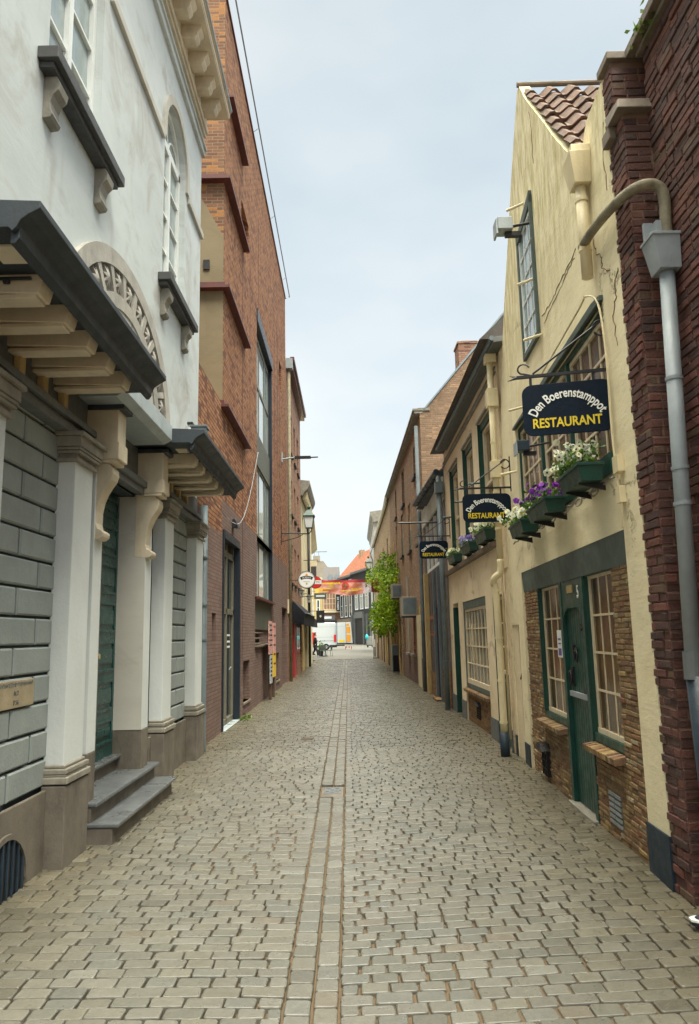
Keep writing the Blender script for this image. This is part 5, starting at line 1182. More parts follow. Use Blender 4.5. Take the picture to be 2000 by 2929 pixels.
# ================================================================== RIGHT: BROWN BRICK HOUSE WITH GABLE END
H4 = frame('brown_brick_house', 2.16, 20.9, 1.97, 34.5, 'tall brown brick house with bare gable end, chimney and green shuttered windows')
L4 = 13.6
up = [(1.40, 2.20, 6.48, 7.44), (5.62, 6.70, 6.32, 7.66), (0.92, 1.74, 4.30, 5.92), (3.62, 4.55, 4.36, 6.0), (6.72, 7.60, 4.52, 6.12), (9.6, 10.4, 4.5, 6.1), (9.3, 10.1, 6.4, 7.6)]
m = MB(); wall(m, 0.0, L4, 3.0, 8.02, [q+(0.12,) for q in up], T=0.3); wall(m, 0.0, L4, -0.12, 3.0, [(7.15, 7.85, -0.1, 2.55, 0.2), (11.2, 12.2, -0.1, 2.4, 0.2)], T=0.3)
m.build('street_wall', 'brown_brick', H4)
MB().prism([(0.0, -0.12), (0.0, 8.02), (-0.10, 8.03), (-3.4, 11.9), (-7.0, 7.5), (-7.0, -0.12)], -0.06, 0.0, 'x').build('gable_wall', 'brown_brick', H4)
MB().prism([(-0.02, 8.0), (-3.4, 11.8), (-7, 7.6)], 0.0, L4, 'x').build('roof', 'roof_dark', H4)
MB().hexa([(-0.09, -0.10, 8.03), (0.2, -0.10, 8.03), (0.2, -3.4, 11.92), (-0.09, -3.4, 11.92), (-0.09, -0.12, 8.12), (0.2, -0.12, 8.12), (0.2, -3.4, 12.0), (-0.09, -3.4, 12.0)]).build('copper_verge', 'lead', H4)
m = MB().box(0.02, 0.7, -1.95, -1.25, 8.6, 10.16).box(0.0, 0.72, -1.98, -1.22, 10.16, 10.22); ch_ = m.build('chimney', 'rose_brick', H4)
MB().box(0.08, 0.62, -1.85, -1.35, 10.22, 10.27).build('chimney_cap', 'tan_brick', ch_)
MB().box(-0.07, L4, -0.1, 0.16, 7.98, 8.06).box(-0.09, L4+0.1, 0.06, 0.20, 8.06, 8.12).build('gutter', 'mould_stone', H4)
MB().box(-0.09, 0.36, -0.3, 0.05, 8.06, 8.14).build('gable_shoulder', 'mould_stone', H4)
for i, (a, b, c, e) in enumerate(up):
    z = c+(e-c)*(0.45 if e-c > 1.4 else 0.5)
    if i in (2, 3, 4, 5):
        w_ = window(H4, 1, a, b, z, e, -0.09, 2, 2, 'cream_frame', 'gl_gold', 0.06, 0.03)
        MB().box(a, b, -0.09, -0.03, c, z).build('shutter', 'green', w_)
    else:
        w_ = window(H4, 1, a, b, c, e, -0.10, 1, 2, 'frieze', 'gl_dark', 0.06, 0.04)
    MB().box(a-0.06, b+0.06, -0.1, 0.09, c-0.08, c).build('sill', 'iron', w_)
pipe(H4, 1, [(-0.02, 0.12, 7.6), (0.0, 0.12, 2.2), (0.0, 0.12, -0.05)], 0.055, 'dull_pipe', rings=[((0, 0.12, z), (0, 0.12, z+0.03)) for z in (5.5, 3.6, 1.9)])
MB().box(7.16, 7.84, -0.18, -0.12, -0.1, 2.5).build('green_door', 'green', H4)
MB().box(11.2, 12.2, -0.18, -0.12, -0.1, 2.4).build('dark_door', 'black', H4)
for a, b, c, e, mm in ((5.1, 5.75, 1.0, 3.6, 'grey_far'), (3.5, 4.3, 0.9, 2.2, 'rose_brick'), (1.6, 2.5, -0.1, 2.15, 'cream_far'), (8.2, 8.5, -0.1, 3.4, 'tan_brick'), (9.1, 9.35, -0.1, 3.0, 'tan_brick')):
    MB().box(a, b, -0.01, 0.05, c, e).build('patched_panel', mm, H4, 0.004)
for a, b in ((5.0, 5.85), (3.3, 4.1)): MB().box(a, b, 0.0, 0.14, 0.86, 0.94).build('window_ledge', 'mould_stone', H4, 0.006)
MB().box(0.1, L4-0.05, -0.01, 0.025, -0.12, 0.85).build('dark_plinth', 'purple_brick', H4)
MB().box(0.06, 0.10, 0.185, 0.20, 2.05, 2.35).build('yellow_mark', 'sign_yellow', H4)

def ac(x, y, z, w_, d_, h_, label):
    e = empty('air_conditioner', (x, y, z), 0, label, 'air conditioner', 'air conditioners on the brown house')
    MB().box(-w_, 0, -d_/2, d_/2, -h_/2, h_/2).build('casing', 'grey_far', e, 0.01)
    MB().box(-w_+0.05, -0.04, -d_/2-0.01, -d_/2+0.01, -h_/2+0.06, h_/2-0.06).build('grille', 'pipe_grey', e)
    MB().box(-w_, 0, -d_/2, d_/2, -h_/2-0.04, -h_/2).build('bracket', 'iron', e)
ac(2.13, 23.9, 2.45, 0.50, 0.9, 0.62, 'tan air conditioner box on the brown brick wall nearest the grey downpipe')
ac(2.05, 29.2, 3.25, 0.42, 0.5, 0.55, 'grey air conditioner box beside the green climbing vine')
gb = empty('grey_cabinet', (1.88, 31.6, 0), 0, 'tall grey metal cabinet standing against the brick wall below the vine', 'cabinet')
MB().box(-0.16, 0.12, -0.25, 0.9, -0.02, 1.12).build('cabinet_body', 'pipe_grey', gb, 0.01); MB().box(-0.13, 0.10, -0.27, -0.24, 0.05, 0.7).build('cabinet_door', 'black', gb)
MB().box(-0.2, 0.14, -0.3, 0.95, -0.08, 0.0).build('base', 'iron', gb)

H5 = frame('tan_brick_house', 1.97, 34.55, 1.86, 55.0, 'low long tan brick house with curved white gutter beyond the vine')
L5 = 20.4
m = MB(); wall(m, 0.0, L5, -0.12, 7.95, [(2.2, 3.2, 4.6, 6.4, 0.15), (6.5, 7.4, 4.8, 6.4, 0.15), (11, 12, 4.8, 6.5, 0.15), (4.2, 5.1, -0.1, 2.3, 0.2), (9, 10, -0.1, 2.4, 0.2), (13.5, 14.5, -0.1, 2.4, 0.2)], T=5); m.build('wall', 'tan_brick', H5)
MB().tube([(-0.2, 0.12, 8.15), (2, 0.12, 7.98), (10, 0.12, 8.0), (L5, 0.12, 8.05)], 0.09, 8).build('gutter', 'white_frame', H5)
MB().prism([(0.1, 8.0), (-2.5, 10.8), (-5, 8)], 0, L5, 'x').build('roof', 'roof_dark', H5)
for a in (2.2, 6.5, 11.0):
    window(H5, 1, a+0.02, a+0.95, 4.82, 6.35, -0.1, 2, 2, 'cream_frame', 'gl_dark', 0.06, 0.04)
for a in (4.2, 9.0, 13.5): MB().box(a, a+1, -0.18, -0.1, -0.1, 2.35).build('door', 'brown_panel', H5)
for a in (0.6, 1.6, 3.6, 6.0, 8.2, 11.2, 16.0): MB().box(a, a+0.18, 0, 0.05, -0.1, 3.2+0.3*math.sin(a)).build('timber_strip', 'brown_panel' if int(a*2) % 3 else 'ochre_wood', H5)
pipe(H5, 1, [(L5-0.3, 0.15, 8.0), (L5-0.3, 0.3, 7.5), (L5-0.3, 0.12, 7.0), (L5-0.3, 0.12, 0)], 0.06, 'zinc')
# ================================================================== LEFT, FARTHER ALONG
B2 = frame('rose_brick_house', -2.25, 0, -2.25, 1, 'rose brick house with dark pub awnings and red shopfront after the orange brick building')
ws = []
for (a, b) in ((28.3, 29.2), (30.1, 30.95), (32.0, 32.9)):
    for c, e in ((8.75, 10.4), (6.3, 7.75), (3.62, 5.15)): ws.append((a, b, c, e, 0.13))
m = MB(S); wall(m, 26.42, 34.35, 2.85, 11.9, ws, T=5); wall(m, 26.42, 34.35, -0.12, 2.85, [(28.8, 30.2, -0.1, 2.7, 0.3), (32.9, 33.9, -0.1, 2.6, 0.3)], T=5); m.build('wall', 'rose_brick', B2)
for i, q in enumerate(ws):
    w_ = window(B2, S, q[0], q[1], q[2], q[3], -0.10, 1, 2, 'cream_frame' if i % 3 else 'frieze', 'gl_dark' if i != 4 else 'gl_sky', 0.06, 0.04)
    MB(S).box(q[0]-0.05, q[1]+0.05, -0.1, 0.08, q[2]-0.07, q[2]).build('sill', 'iron', w_)
MB(S).box(26.8, 34.4, 0, 0.22, 11.86, 12.02).box(26.8, 34.4, 0.14, 0.30, 12.02, 12.16).build('gutter', 'oxide', B2)
MB(S).prism([(0, 11.9), (-3, 14), (-6, 11.9)], 27, 34.3, 'x').build('roof', 'roof_dark', B2)
MB(S).box(26.5, 26.8, 0, 0.25, 11.6, 12.0).build('rain_box', 'zinc', B2)
pipe(B2, S, [(26.65, 0.10, 11.6), (26.65, 0.10, 0)], 0.06, 'zinc_old')
MB(S).box(28.9, 30.1, -0.25, 0.05, -0.05, 2.6).build('red_door', 'red', B2, 0.01)
MB(S).box(30.2, 32.3, -0.2, 0.04, 0.88, 2.6).build('red_window', 'red', B2)
for k in range(2): MB(S).box(30.4+k*0.95, 31.2+k*0.95, 0.03, 0.045, 1.05, 2.4).build('shop_pane', 'gl_dark', B2)
MB(S).box(30.2, 32.3, -0.1, 0.06, -0.1, 0.86).build('brick_dado', 'rose_brick', B2)
MB(S).box(29.0, 30.25, -0.2, 0.12, -0.08, 0.05).build('door_step', 'coping', B2)
for i, (a, b) in enumerate(((28.6, 31.0), (31.2, 34.2))):
    aw_ = MB(S).hexa([(a, 0.02, 2.1), (b, 0.02, 2.1), (b, 0.55, 2.0), (a, 0.45, 2.0), (a, 0.02, 2.95), (b, 0.02, 2.95), (b, 0.60, 2.45), (a, 0.50, 2.45)]).build('awning', 'awn', B2)
    MB(S).tube([(a, 0.52, 2.46), (b, 0.62, 2.46)], 0.02, 6).build('awning_rail', 'zinc', aw_)
    t_ = text('DE BOURGONDIER', 0.15, 0.002, 'sign_white', aw_, name='awning_letters', xs=0.9) if False else None
MB(S).box(26.6, 27.6, 0.0, 0.05, 2.4, 2.9).build('utility_box', 'cream_far', B2)

B3 = frame('cream_corniced_house', -2.27, 0, -2.27, 1, 'narrow cream house with a small bracketed cornice beyond the rose brick house')
ws = [(35.4, 36.3, 5.4, 7.4, 0.12), (37.6, 38.5, 5.4, 7.4, 0.12), (35.4, 36.3, 3.0, 4.7, 0.12), (37.6, 38.5, 3.0, 4.7, 0.12), (36.4, 38.8, -0.1, 2.3, 0.3)]
m = MB(S); wall(m, 34.4, 44.0, -0.12, 8.2, ws, T=5); m.build('wall', 'cream_far', B3)
for q in ws[:4]: window(B3, S, *q[:4], -0.08, 1, 2, 'white_frame', 'gl_sky', 0.08, 0.05)
MB(S).prism([(0, 8.2), (0.12, 8.2), (0.18, 8.35), (0.35, 8.5), (0.40, 8.62), (0.45, 8.75), (0.45, 8.9), (0, 8.95)], 34.38, 40.0, 'x').build('cornice', 'mould_stone', B3)
for i in range(8): MB(S).box(34.7+i*0.62, 34.86+i*0.62, 0.1, 0.32, 8.05, 8.4).build('cornice_bracket', 'cream_far', B3)
MB(S).box(36.4, 38.8, -0.3, -0.2, -0.1, 2.3).build('shopfront', 'black', B3)
pipe(B3, S, [(39.2, 0.1, 8.2), (39.2, 0.1, 0)], 0.07, 'iron')
MB(S).box(34.45, 36.2, -0.02, 0.04, -0.1, 2.4).build('timber_front', 'ochre_wood', B3)
MB(S).hexa([(35.0, 0.0, 2.1), (39.5, 0.0, 2.1), (39.5, 0.5, 2.0), (35.0, 0.5, 2.0), (35.0, 0.0, 2.7), (39.5, 0.0, 2.7), (39.5, 0.5, 2.4), (35.0, 0.5, 2.4)]).build('awning', 'awn', B3)

B4 = frame('cream_house_deep_eaves', -2.6, 44.0, -3.2, 62.0, 'pale cream house with deep white eaves farthest along on the left side')
ws = [(1.5+i*2.6, 2.6+i*2.6, z, z+1.7, 0.12) for i in range(6) for z in (3.2, 6.0)]
m = MB(S); wall(m, 0, 18, -0.12, 8.6, ws, T=5); m.build('wall', 'cream_far', B4)
for q in ws: window(B4, S, *q[:4], -0.08, 1, 2, 'white_frame', 'gl_sky', 0.1, 0.05)
MB(S).prism([(0, 8.4), (0.1, 8.4), (0.5, 8.75), (0.5, 9.0), (0, 9.1)], 0.02, 18, 'x').build('eaves', 'cream_far', B4)
MB(S).box(2.0, 17.0, -0.02, 0.04, -0.1, 2.6).build('shopfront', 'white', B4)
for i in range(5): MB(S).box(2.4+i*3, 4.6+i*3, 0.03, 0.05, 0.3, 2.3).build('shop_window', 'gl_dark', B4)

# lanterns on wall arms
K['lamp_green'] = paint('dark_lamp_green', (0.02, 0.06, 0.05), 0.4, 0.2)
def lantern(loc, arm, side, s, label):
    e = empty('street_lamp', loc, 0, label, 'street lamp', 'wall-mounted street lanterns')
    b = MB(); b.tube([(0, 0, 0), (-side*arm, 0, 0.04)], 0.020*s, 8); b.box(-side*arm-0.015, -side*arm+0.02, -0.03, 0.03, -0.35, 0.35)
    b.tube([(-side*0.15, 0, 0.02), (-side*0.4, 0, -0.12), (-side*arm, 0, -0.25)], 0.012*s, 6)
    b.build('wall_arm', 'iron', e)
    k = MB()
    for a in range(4):
        t = PI/4+a*PI/2; k.tube([(0, 0, 0.0), (0.10*s*math.cos(t), 0.10*s*math.sin(t), 0.10*s), (0.12*s*math.cos(t), 0.12*s*math.sin(t), 0.20*s)], 0.010*s, 5)
    k.build('cradle', 'iron', e)
    MB().lathe([(0.105*s, 0.20*s), (0.165*s, 0.58*s)], n=4, sq=True).build('lamp_glass', 'lampglass', e)
    m = MB().lathe([(0.19*s, 0.56*s), (0.20*s, 0.60*s), (0.17*s, 0.63*s), (0.07*s, 0.80*s), (0.035*s, 0.82*s), (0.035*s, 0.85*s), (0.065*s, 0.88*s), (0.065*s, 0.90*s), (0.02*s, 0.92*s), (0.01, 0.97*s)], n=4, sq=True)
    m.box(-0.115*s, 0.115*s, -0.115*s, 0.115*s, 0.185*s, 0.205*s); m.build('lamp_cap', 'lamp_green', e)
    fr = MB()
    for a in range(4):
        t = PI/4+a*PI/2; fr.tube([(0.148*s*math.cos(t), 0.148*s*math.sin(t), 0.20*s), (0.236*s*math.cos(t), 0.236*s*math.sin(t), 0.58*s)], 0.010*s, 4)
    fr.build('glazing_frame', 'lamp_green', e)
    MB().lathe([(0.04*s, 0.20*s), (0.05*s, 0.24*s), (0.02*s, 0.27*s)], n=8).build('burner', 'iron', e)
lantern((-1.32, 24.3, 4.95), 0.93, 1, 1.0, 'green capped glass lantern on an iron arm high on the left wall')
lantern((1.20, 46, 5.44), 0.72, -1, 1.06, 'green capped glass lantern on the right, half hidden by the climbing vine')

# round pub signs and their lanterns
def disc_sign(loc, r, label, kind):
    e = empty('round_sign', loc, 0, label, 'round sign', None)
    MB().tube([(0, -0.07, 0), (0, 0.07, 0)], r, 40).build('sign_rim', 'iron', e, 0.01)
    f = MB().tube([(0, -0.085, 0), (0, -0.071, 0)], r*0.93, 40).build('sign_face', 'white' if kind == 0 else 'bright_red', e)
    if kind == 0:
        MB().tube([(0, -0.080, 0), (0, -0.0865, 0)], r*0.90, 40).build('ring_line', 'mould_stone', f)
        MB().tube([(0, -0.0875, 0), (0, -0.080, 0)], r*0.86, 40).build('inner_face', 'white', f)
        rb = MB(); R0 = r*1.6
        for i in range(16):
            a0, a1 = -0.45+0.9*i/16, -0.45+0.9*(i+1)/16
            q = [(R*math.sin(a), -0.089, R*math.cos(a)-R0+r*0.30) for R, a in ((R0-r*0.18, a0), (R0-r*0.18, a1), (R0+r*0.16, a1), (R0+r*0.16, a0))]
            rb.face(q)
        rb.build('blue_ribbon', 'navy', f)
        t = text("MURPHY'S", r*0.25, 0.001, 'sign_white', f, bold=0.0005, arc=R0, xs=0.85, name='pub_letters'); t.location = (0, -0.091, r*0.27)
        t = text('DRAUGHT', r*0.15, 0.001, 'navy', f, xs=1.0, name='small_letters'); t.location = (0, -0.089, -r*0.22)
        MB().tube([(0, -0.0885, -r*0.45), (0, -0.087, -r*0.45)], r*0.11, 16).build('seal', 'ochre_wood', f)
        MB().prism([(-0.10*r, 0.42*r), (0.12*r, 0.42*r), (0.15*r, 0.58*r), (0.05*r, 0.72*r), (-0.10*r, 0.66*r), (-0.15*r, 0.52*r)], -0.0885, -0.087, 'y').build('crest', 'orange', f)
    else:
        MB().box(-r*0.98, r*0.98, -0.092, -0.086, -r*0.30, r*0.30).build('white_band', 'white', f)
        t = text('BAVINK', r*0.38, 0.001, 'black', f, xs=0.9, name='band_letters') if False else text('MC', r*0.5, 0.001, 'black', f, name='band_letters'); t.location = (r*0.45, -0.095, 0)
    MB().tube([(-r, 0, 0), (-r-0.35, 0, 0.0)], 0.015, 6).build('arm', 'iron', e)
    return e
disc_sign((-1.605, 27.5, 3.65), 0.325, 'round cream pub sign with dark blue ribbon lettering on the left wall', 0)
disc_sign((-1.44, 31.0, 3.80), 0.26, 'round red sign with white band partly behind the cream pub sign', 1)
def pub_lamp(x, y, z, label):
    e = empty('pub_lantern', (x, y, z), 0, label, 'lantern', 'tapered pub lanterns')
    MB().lathe([(0.055, 0.0), (0.085, 0.22)], n=4, sq=True).build('lamp_glass', 'lampglass', e)
    MB().lathe([(0.11, 0.22), (0.10, 0.25), (0.03, 0.29)], n=4, sq=True).box(-0.06, 0.06, -0.06, 0.06, -0.02, 0.0).build('lamp_cap', 'iron', e)
    MB().tube([(0, 0, 0.29), (-0.1, 0, 0.34), (-0.35, 0, 0.30)], 0.012, 6).build('arm', 'iron', e)
    MB().box(-0.02, 0.02, -0.086, -0.078, 0.09, 0.14).build('emblem', 'iron', e)
pub_lamp(-1.84, 28, 3.05, 'upper of two tapered white pub lanterns, under the round cream sign')
pub_lamp(-1.555, 28, 2.83, 'lower of two tapered white pub lanterns, just above the black awnings')
hs1 = empty('hanging_board', (-1.5, 33, 3.0), 0, 'small dark teal hanging board under the red round sign', 'hanging sign')
MB().box(-0.1, 0.45, -0.03, 0.03, 0.20, 0.46).build('board', 'green_grey', hs1, 0.004); MB().box(-0.02, 0.37, -0.035, -0.03, 0.29, 0.37).build('faint_letters', 'lampglass', hs1); MB().tube([(-0.75, 0, 0.33), (-0.1, 0, 0.33)], 0.015, 6).build('arm', 'iron', hs1)
hs2 = empty('hanging_board', (-1.55, 37, 2.2), 0, 'square black hanging board beyond the pub awnings', 'hanging sign')
MB().box(-0.15, 0.25, -0.03, 0.03, 0.0, 0.62).build('board', 'black', hs2, 0.004); MB().prism([(0.0, 0.35), (0.06, 0.26), (0.12, 0.35), (0.06, 0.40)], -0.035, -0.03, 'y').build('emblem', 'cream_far', hs2); MB().tube([(-0.7, 0, 0.6), (-0.1, 0, 0.6)], 0.015, 6).build('arm', 'iron', hs2)
fp = empty('lit_sign_box', (-1.75, 36.0, 4.95), 0, 'boxy cream sign hanging high on the left before the cream house', 'sign box')
MB().box(-0.18, 0.16, -0.05, 0.05, 0.0, 0.28).build('box_face', 'cream_far', fp); MB().box(-0.14, 0.12, -0.04, 0.04, -0.5, -0.02).build('lower_panel', 'brown_panel', fp); MB().box(-0.5, 0.2, -0.02, 0.02, 0.28, 0.31).build('arm', 'iron', fp)

# banner across the street
bn = MB(); bx0, bx1 = -2.12, 1.80; nx, nz_ = 60, 12; P = {}
for i in range(nx+1):
    for k in range(nz_+1):
        u, v = i/nx, k/nz_; sag = 0.10*math.sin(PI*u); x = bx0+(bx1-bx0)*u
        P[i, k] = (x, 0.06*math.sin(u*17+v*3)+0.03*math.sin(u*41), 4.95-sag*0.5-v*(0.88-0.06*math.sin(u*9))+0.02*math.sin(u*23))
for i in range(nx):
    for k in range(nz_): bn.face([P[i, k], P[i+1, k], P[i+1, k+1], P[i, k+1]])
q = Mat('banner_cloth', (0.6, 0.2, 0.2), 0.7); z_ = q.z()
c_ = q.mix(q.ramp(q.noise(1.6, 4, 0.6, stretch=(1, 1, 2)), 0.42, 0.58), (0.50, 0.16, 0.10), (0.58, 0.32, 0.30))
c_ = q.mix(q.ramp(q.noise(1.1, 3, loc=(4, 1, 1)), 0.55, 0.62), c_, (0.80, 0.52, 0.10))
c_ = q.mix(q.math('MULTIPLY', q.ramp(z_[0], 0.6, 1.0), q.ramp(q.noise(2.6, 3, loc=(1, 4, 1)), 0.45, 0.55)), c_, (0.62, 0.45, 0.72))
c_ = q.mix(q.math('MULTIPLY', q.ramp(z_[0], 0.8, 1.0), q.ramp(z_[2], 4.55, 4.35)), c_, (0.66, 0.60, 0.70))
c_ = q.mix(q.ramp(z_[2], 4.72, 4.76), c_, (0.34, 0.03, 0.04)); c_ = q.mix(q.ramp(z_[0], 1.30, 1.33), c_, (0.25, 0.02, 0.05))
q.col(c_)
be = empty('street_banner', (0, 45, 0), 0, 'pink, red and yellow festival banner strung across the far end of the street', 'banner')
bo = bn.build('banner_cloth', q.m, be, recalc=False, smooth=True)
MB().tube([(-0.28, -0.12, 4.55), (-0.28, -0.10, 4.55)], 0.22, 28).build('oval_emblem', 'bright_red', be).scale = (1.0, 1, 1)
MB().tube([(-0.28, -0.125, 4.55), (-0.28, -0.122, 4.55)], 0.17, 28).build('emblem_centre', 'roof_orange', be)
m = MB(); R5 = random.Random(12)
for x0_, x1_, z0_, h in ((-1.7, -0.6, 4.68, 0.09), (-1.95, -1.2, 4.36, 0.07), (-1.9, -1.3, 4.18, 0.07), (0.1, 0.75, 4.30, 0.07), (-0.5, 0.5, 4.22, 0.06), (1.0, 1.5, 4.78, 0.06)):
    x = x0_
    while x < x1_: w2 = R5.uniform(0.04, 0.08); m.box(x, x+w2, -0.13, -0.125, z0_, z0_+h*R5.uniform(0.7, 1)); x += w2+0.02
m.build('banner_letters', 'sign_yellow', be)
MB().tube([(-2.6, 0, 4.98), (-2.12, 0, 4.95)], 0.008, 4).tube([(1.80, 0, 4.95), (1.93, 0, 4.98)], 0.008, 4).tube([(-2.5, 0.2, 4.3), (-1, 0.2, 4.12), (0.6, 0.2, 4.15), (1.9, 0.2, 4.5)], 0.010, 4).build('cord', 'iron', be)

# ================================================================== THE FAR SIDE OF THE SQUARE
def far_windows(root, sg, rects, fm='white_frame', gm='gl_dark', n=0.02, cols=1, rows=2, fw=0.14):
    for a, b, c, e in rects: window(root, sg, a, b, c, e, n, cols, rows, fm, gm, fw, 0.08, pr=0.06)
def fw_frame(name, x0, y0, x1, y1, label): return frame(name, x0, y0, x1, y1, label)
YB = fw_frame('yellow_house', -16, 134, -5.0, 134, 'yellow rendered house at the far left side of the square')
m = MB(S); wall(m, 0, 11, -0.1, 11.5, (), T=8, n=0); m.build('wall', 'yellow_far', YB)
far_windows(YB, S, [(8.6, 9.3, 5.0, 8.0), (9.9, 10.5, 5.0, 8.0), (8.6, 9.3, 8.8, 11)])
MB(S).box(8, 11, 0, 0.4, 11.5, 12).build('cornice', 'cream_far', YB); MB(S).box(8.5, 11, 0, 0.3, 0, 3.2).build('shopfront', 'black', YB)
GW = fw_frame('many_paned_house', -5.0, 134, -1.9, 134, 'brick house with a grid of white framed windows beside the yellow house')
m = MB(S); wall(m, 0, 3.1, -0.1, 11.4, (), T=8); m.build('wall', 'rose_brick', GW)
far_windows(GW, S, [(0.15, 2.4, 6.1, 9.2), (0.15, 2.4, 9.6, 11.0)], 'cream_frame', 'rose_brick', cols=4, rows=3, fw=0.12)
MB(S).box(0, 3.1, 0, 0.35, 5.6, 6.0).build('shop_cornice', 'cream_far', GW); MB(S).box(0, 2.2, 0.0, 0.5, 4.2, 5.1).build('name_board', 'frieze', GW); MB(S).box(0.3, 1.6, 0.5, 0.55, 4.5, 4.9).build('faded_letters', 'white', GW)
MB(S).box(0, 3.1, 0, 0.8, 3.3, 4.1).box(0, 3.1, 0, 0.2, 0, 3.3).build('awning', 'black', GW)
MB(S).prism([(0.0, 11.4), (-4, 14.2), (-8, 11.4)], 0, 3.1, 'x').build('roof', 'roof_dark', GW)
for a, b in ((1.1, 1.9), (2.4, 3.1)): MB(S).box(a, b, -1.2, -0.3, 11.4, 12.5).build('dormer', 'lead', GW)
ds = empty('vertical_shop_sign', (-2.2, 133.2, 5.8), 0, 'tall narrow black sign with white vertical letters on the far houses', 'shop sign')
MB().box(-0.33, 0.33, -0.08, 0.08, 0, 3.0).build('board', 'black', ds)
t_ = text('DE TOREN', 0.48, 0.01, 'sign_white', ds, bold=0.01, name='vertical_letters'); t_.rotation_euler = (0, rad(90), 0); t_.location = (0, -0.1, 1.4)
def row_house(name, u0, u1, label, wm, fmats, rects, eave, base='black', roofm='roof_orange'):
    x0, y0, x1, y1 = -1.9, 134, 5.6, 106; L = math.hypot(x1-x0, y1-y0); f = lambda u: (x0+(x1-x0)*u/L, y0+(y1-y0)*u/L)
    a, b = f(u0), f(u1); e = frame(name, a[0], a[1], b[0], b[1], label); W_ = u1-u0
    m = MB(-1); wall(m, 0, W_, -0.1, eave, (), T=7); m.build('wall', wm, e)
    far_windows(e, -1, rects, *fmats, n=0.03, fw=0.18)
    MB(-1).box(0, W_, 0, 0.5, eave-0.2, eave+0.15).build('gutter', 'white_frame' if wm != 'dark_far' else 'frieze', e)
    MB(-1).prism([(0.4, eave), (-3.6, eave+4.6), (-7, eave)], 0, W_, 'x').build('roof', roofm, e)
    MB(-1).box(0.2, W_-0.2, 0, 0.3, 0, 3.6).build('shopfront', base, e)
    return e
r1 = row_house('charcoal_house', 0, 9.5, 'charcoal brick house with tall white framed windows behind the van', 'dark_far', ('white_frame', 'gl_dark'), [(0.8, 2.6, 4.6, 8.6), (3.8, 5.6, 4.6, 8.6), (6.8, 8.6, 4.6, 8.6), (0.8, 2.6, 9.4, 11.0), (3.8, 5.6, 9.4, 11.0), (6.8, 8.6, 9.4, 11)], 11.6)
MB(-1).box(0.2, 9.3, 0.3, 0.7, 3.5, 4.3).build('shop_fascia', 'coping', r1)
MB(-1).box(4, 5.4, -3.4, -2.7, 14.8, 16.4).build('chimney', 'tan_brick', r1)
r2 = row_house('black_fronted_house', 9.5, 19.5, 'black fronted house with tall open doorway and white windows at the far end', 'dark_far', ('white_frame', 'gl_sky'), [(1.2, 3.2, 5.6, 9.8), (4.2, 6.2, 5.6, 9.8), (7.2, 9.2, 5.6, 9.8)], 11.8, 'anthracite')
MB(-1).box(3.0, 6.8, 0.28, 0.34, 0, 4.2).build('doorway', 'black', r2); MB(-1).box(2.6, 7.2, 0.2, 0.6, 4.2, 5.2).build('door_lintel', 'frieze', r2)
for u in (0.4, 2.2, 7.6, 9.4): MB(-1).box(u-0.2, u+0.2, 0.3, 0.6, 0, 4.8).build('pilaster', 'frieze', r2)
r3 = row_house('white_windowed_house', 19.5, 29, 'dark house with broad white window frames partly behind the climbing vine', 'dark_far', ('white_frame', 'gl_sky'), [(0.8, 3.4, 3.8, 8.8), (4.6, 7.2, 3.8, 8.8), (0.8, 3.4, 9.4, 11.2)], 11.9, 'frieze')
MB(-1).box(0.8, 2.2, -3.6, -2.8, 14.5, 17.6).build('chimney', 'tan_brick', r3)
GG = fw_frame('grey_gabled_house', -9, 152, -3.2, 152, 'grey-brown rendered gable rising behind the far roofs, with a chimney')
MB(S).prism([(0, 0), (0, 16.8), (3.6, 16.8), (5.9, 13.4), (5.9, 0)], -6, 0, 'y').build('gable_wall', 'grey_far', GG)
ch_ = MB(S).box(1.5, 2.9, -1, 0.1, 16.8, 17.9).build('chimney', 'grey_far', GG); MB(S).box(1.4, 4.4, -0.6, -0.3, 18.7, 18.85).box(1.7, 1.8, -0.5, -0.4, 17.9, 18.7).box(2.6, 2.7, -0.5, -0.4, 17.9, 18.7).build('cowl', 'lead', ch_)
TW = frame('white_corniced_building', 2.15, 62, 2.25, 78, 'tall pale grey building with classical cornice rising beyond the tan brick house')
m = MB(); wall(m, 0, 16, -0.1, 11.3, (), T=6); m.build('wall', 'white_trim', TW)
MB().prism([(0, 11.0), (0.05, 11.0), (0.10, 11.35), (0.22, 11.5), (0.3, 11.7), (0.3, 11.9), (-0.5, 12.0), (-6, 12)], -0.3, 16, 'x').build('cornice', 'mould_stone', TW)
MB().box(-0.01, 0.02, -2.5, 0.02, 10.1, 10.2).build('moulding', 'white_trim', TW)

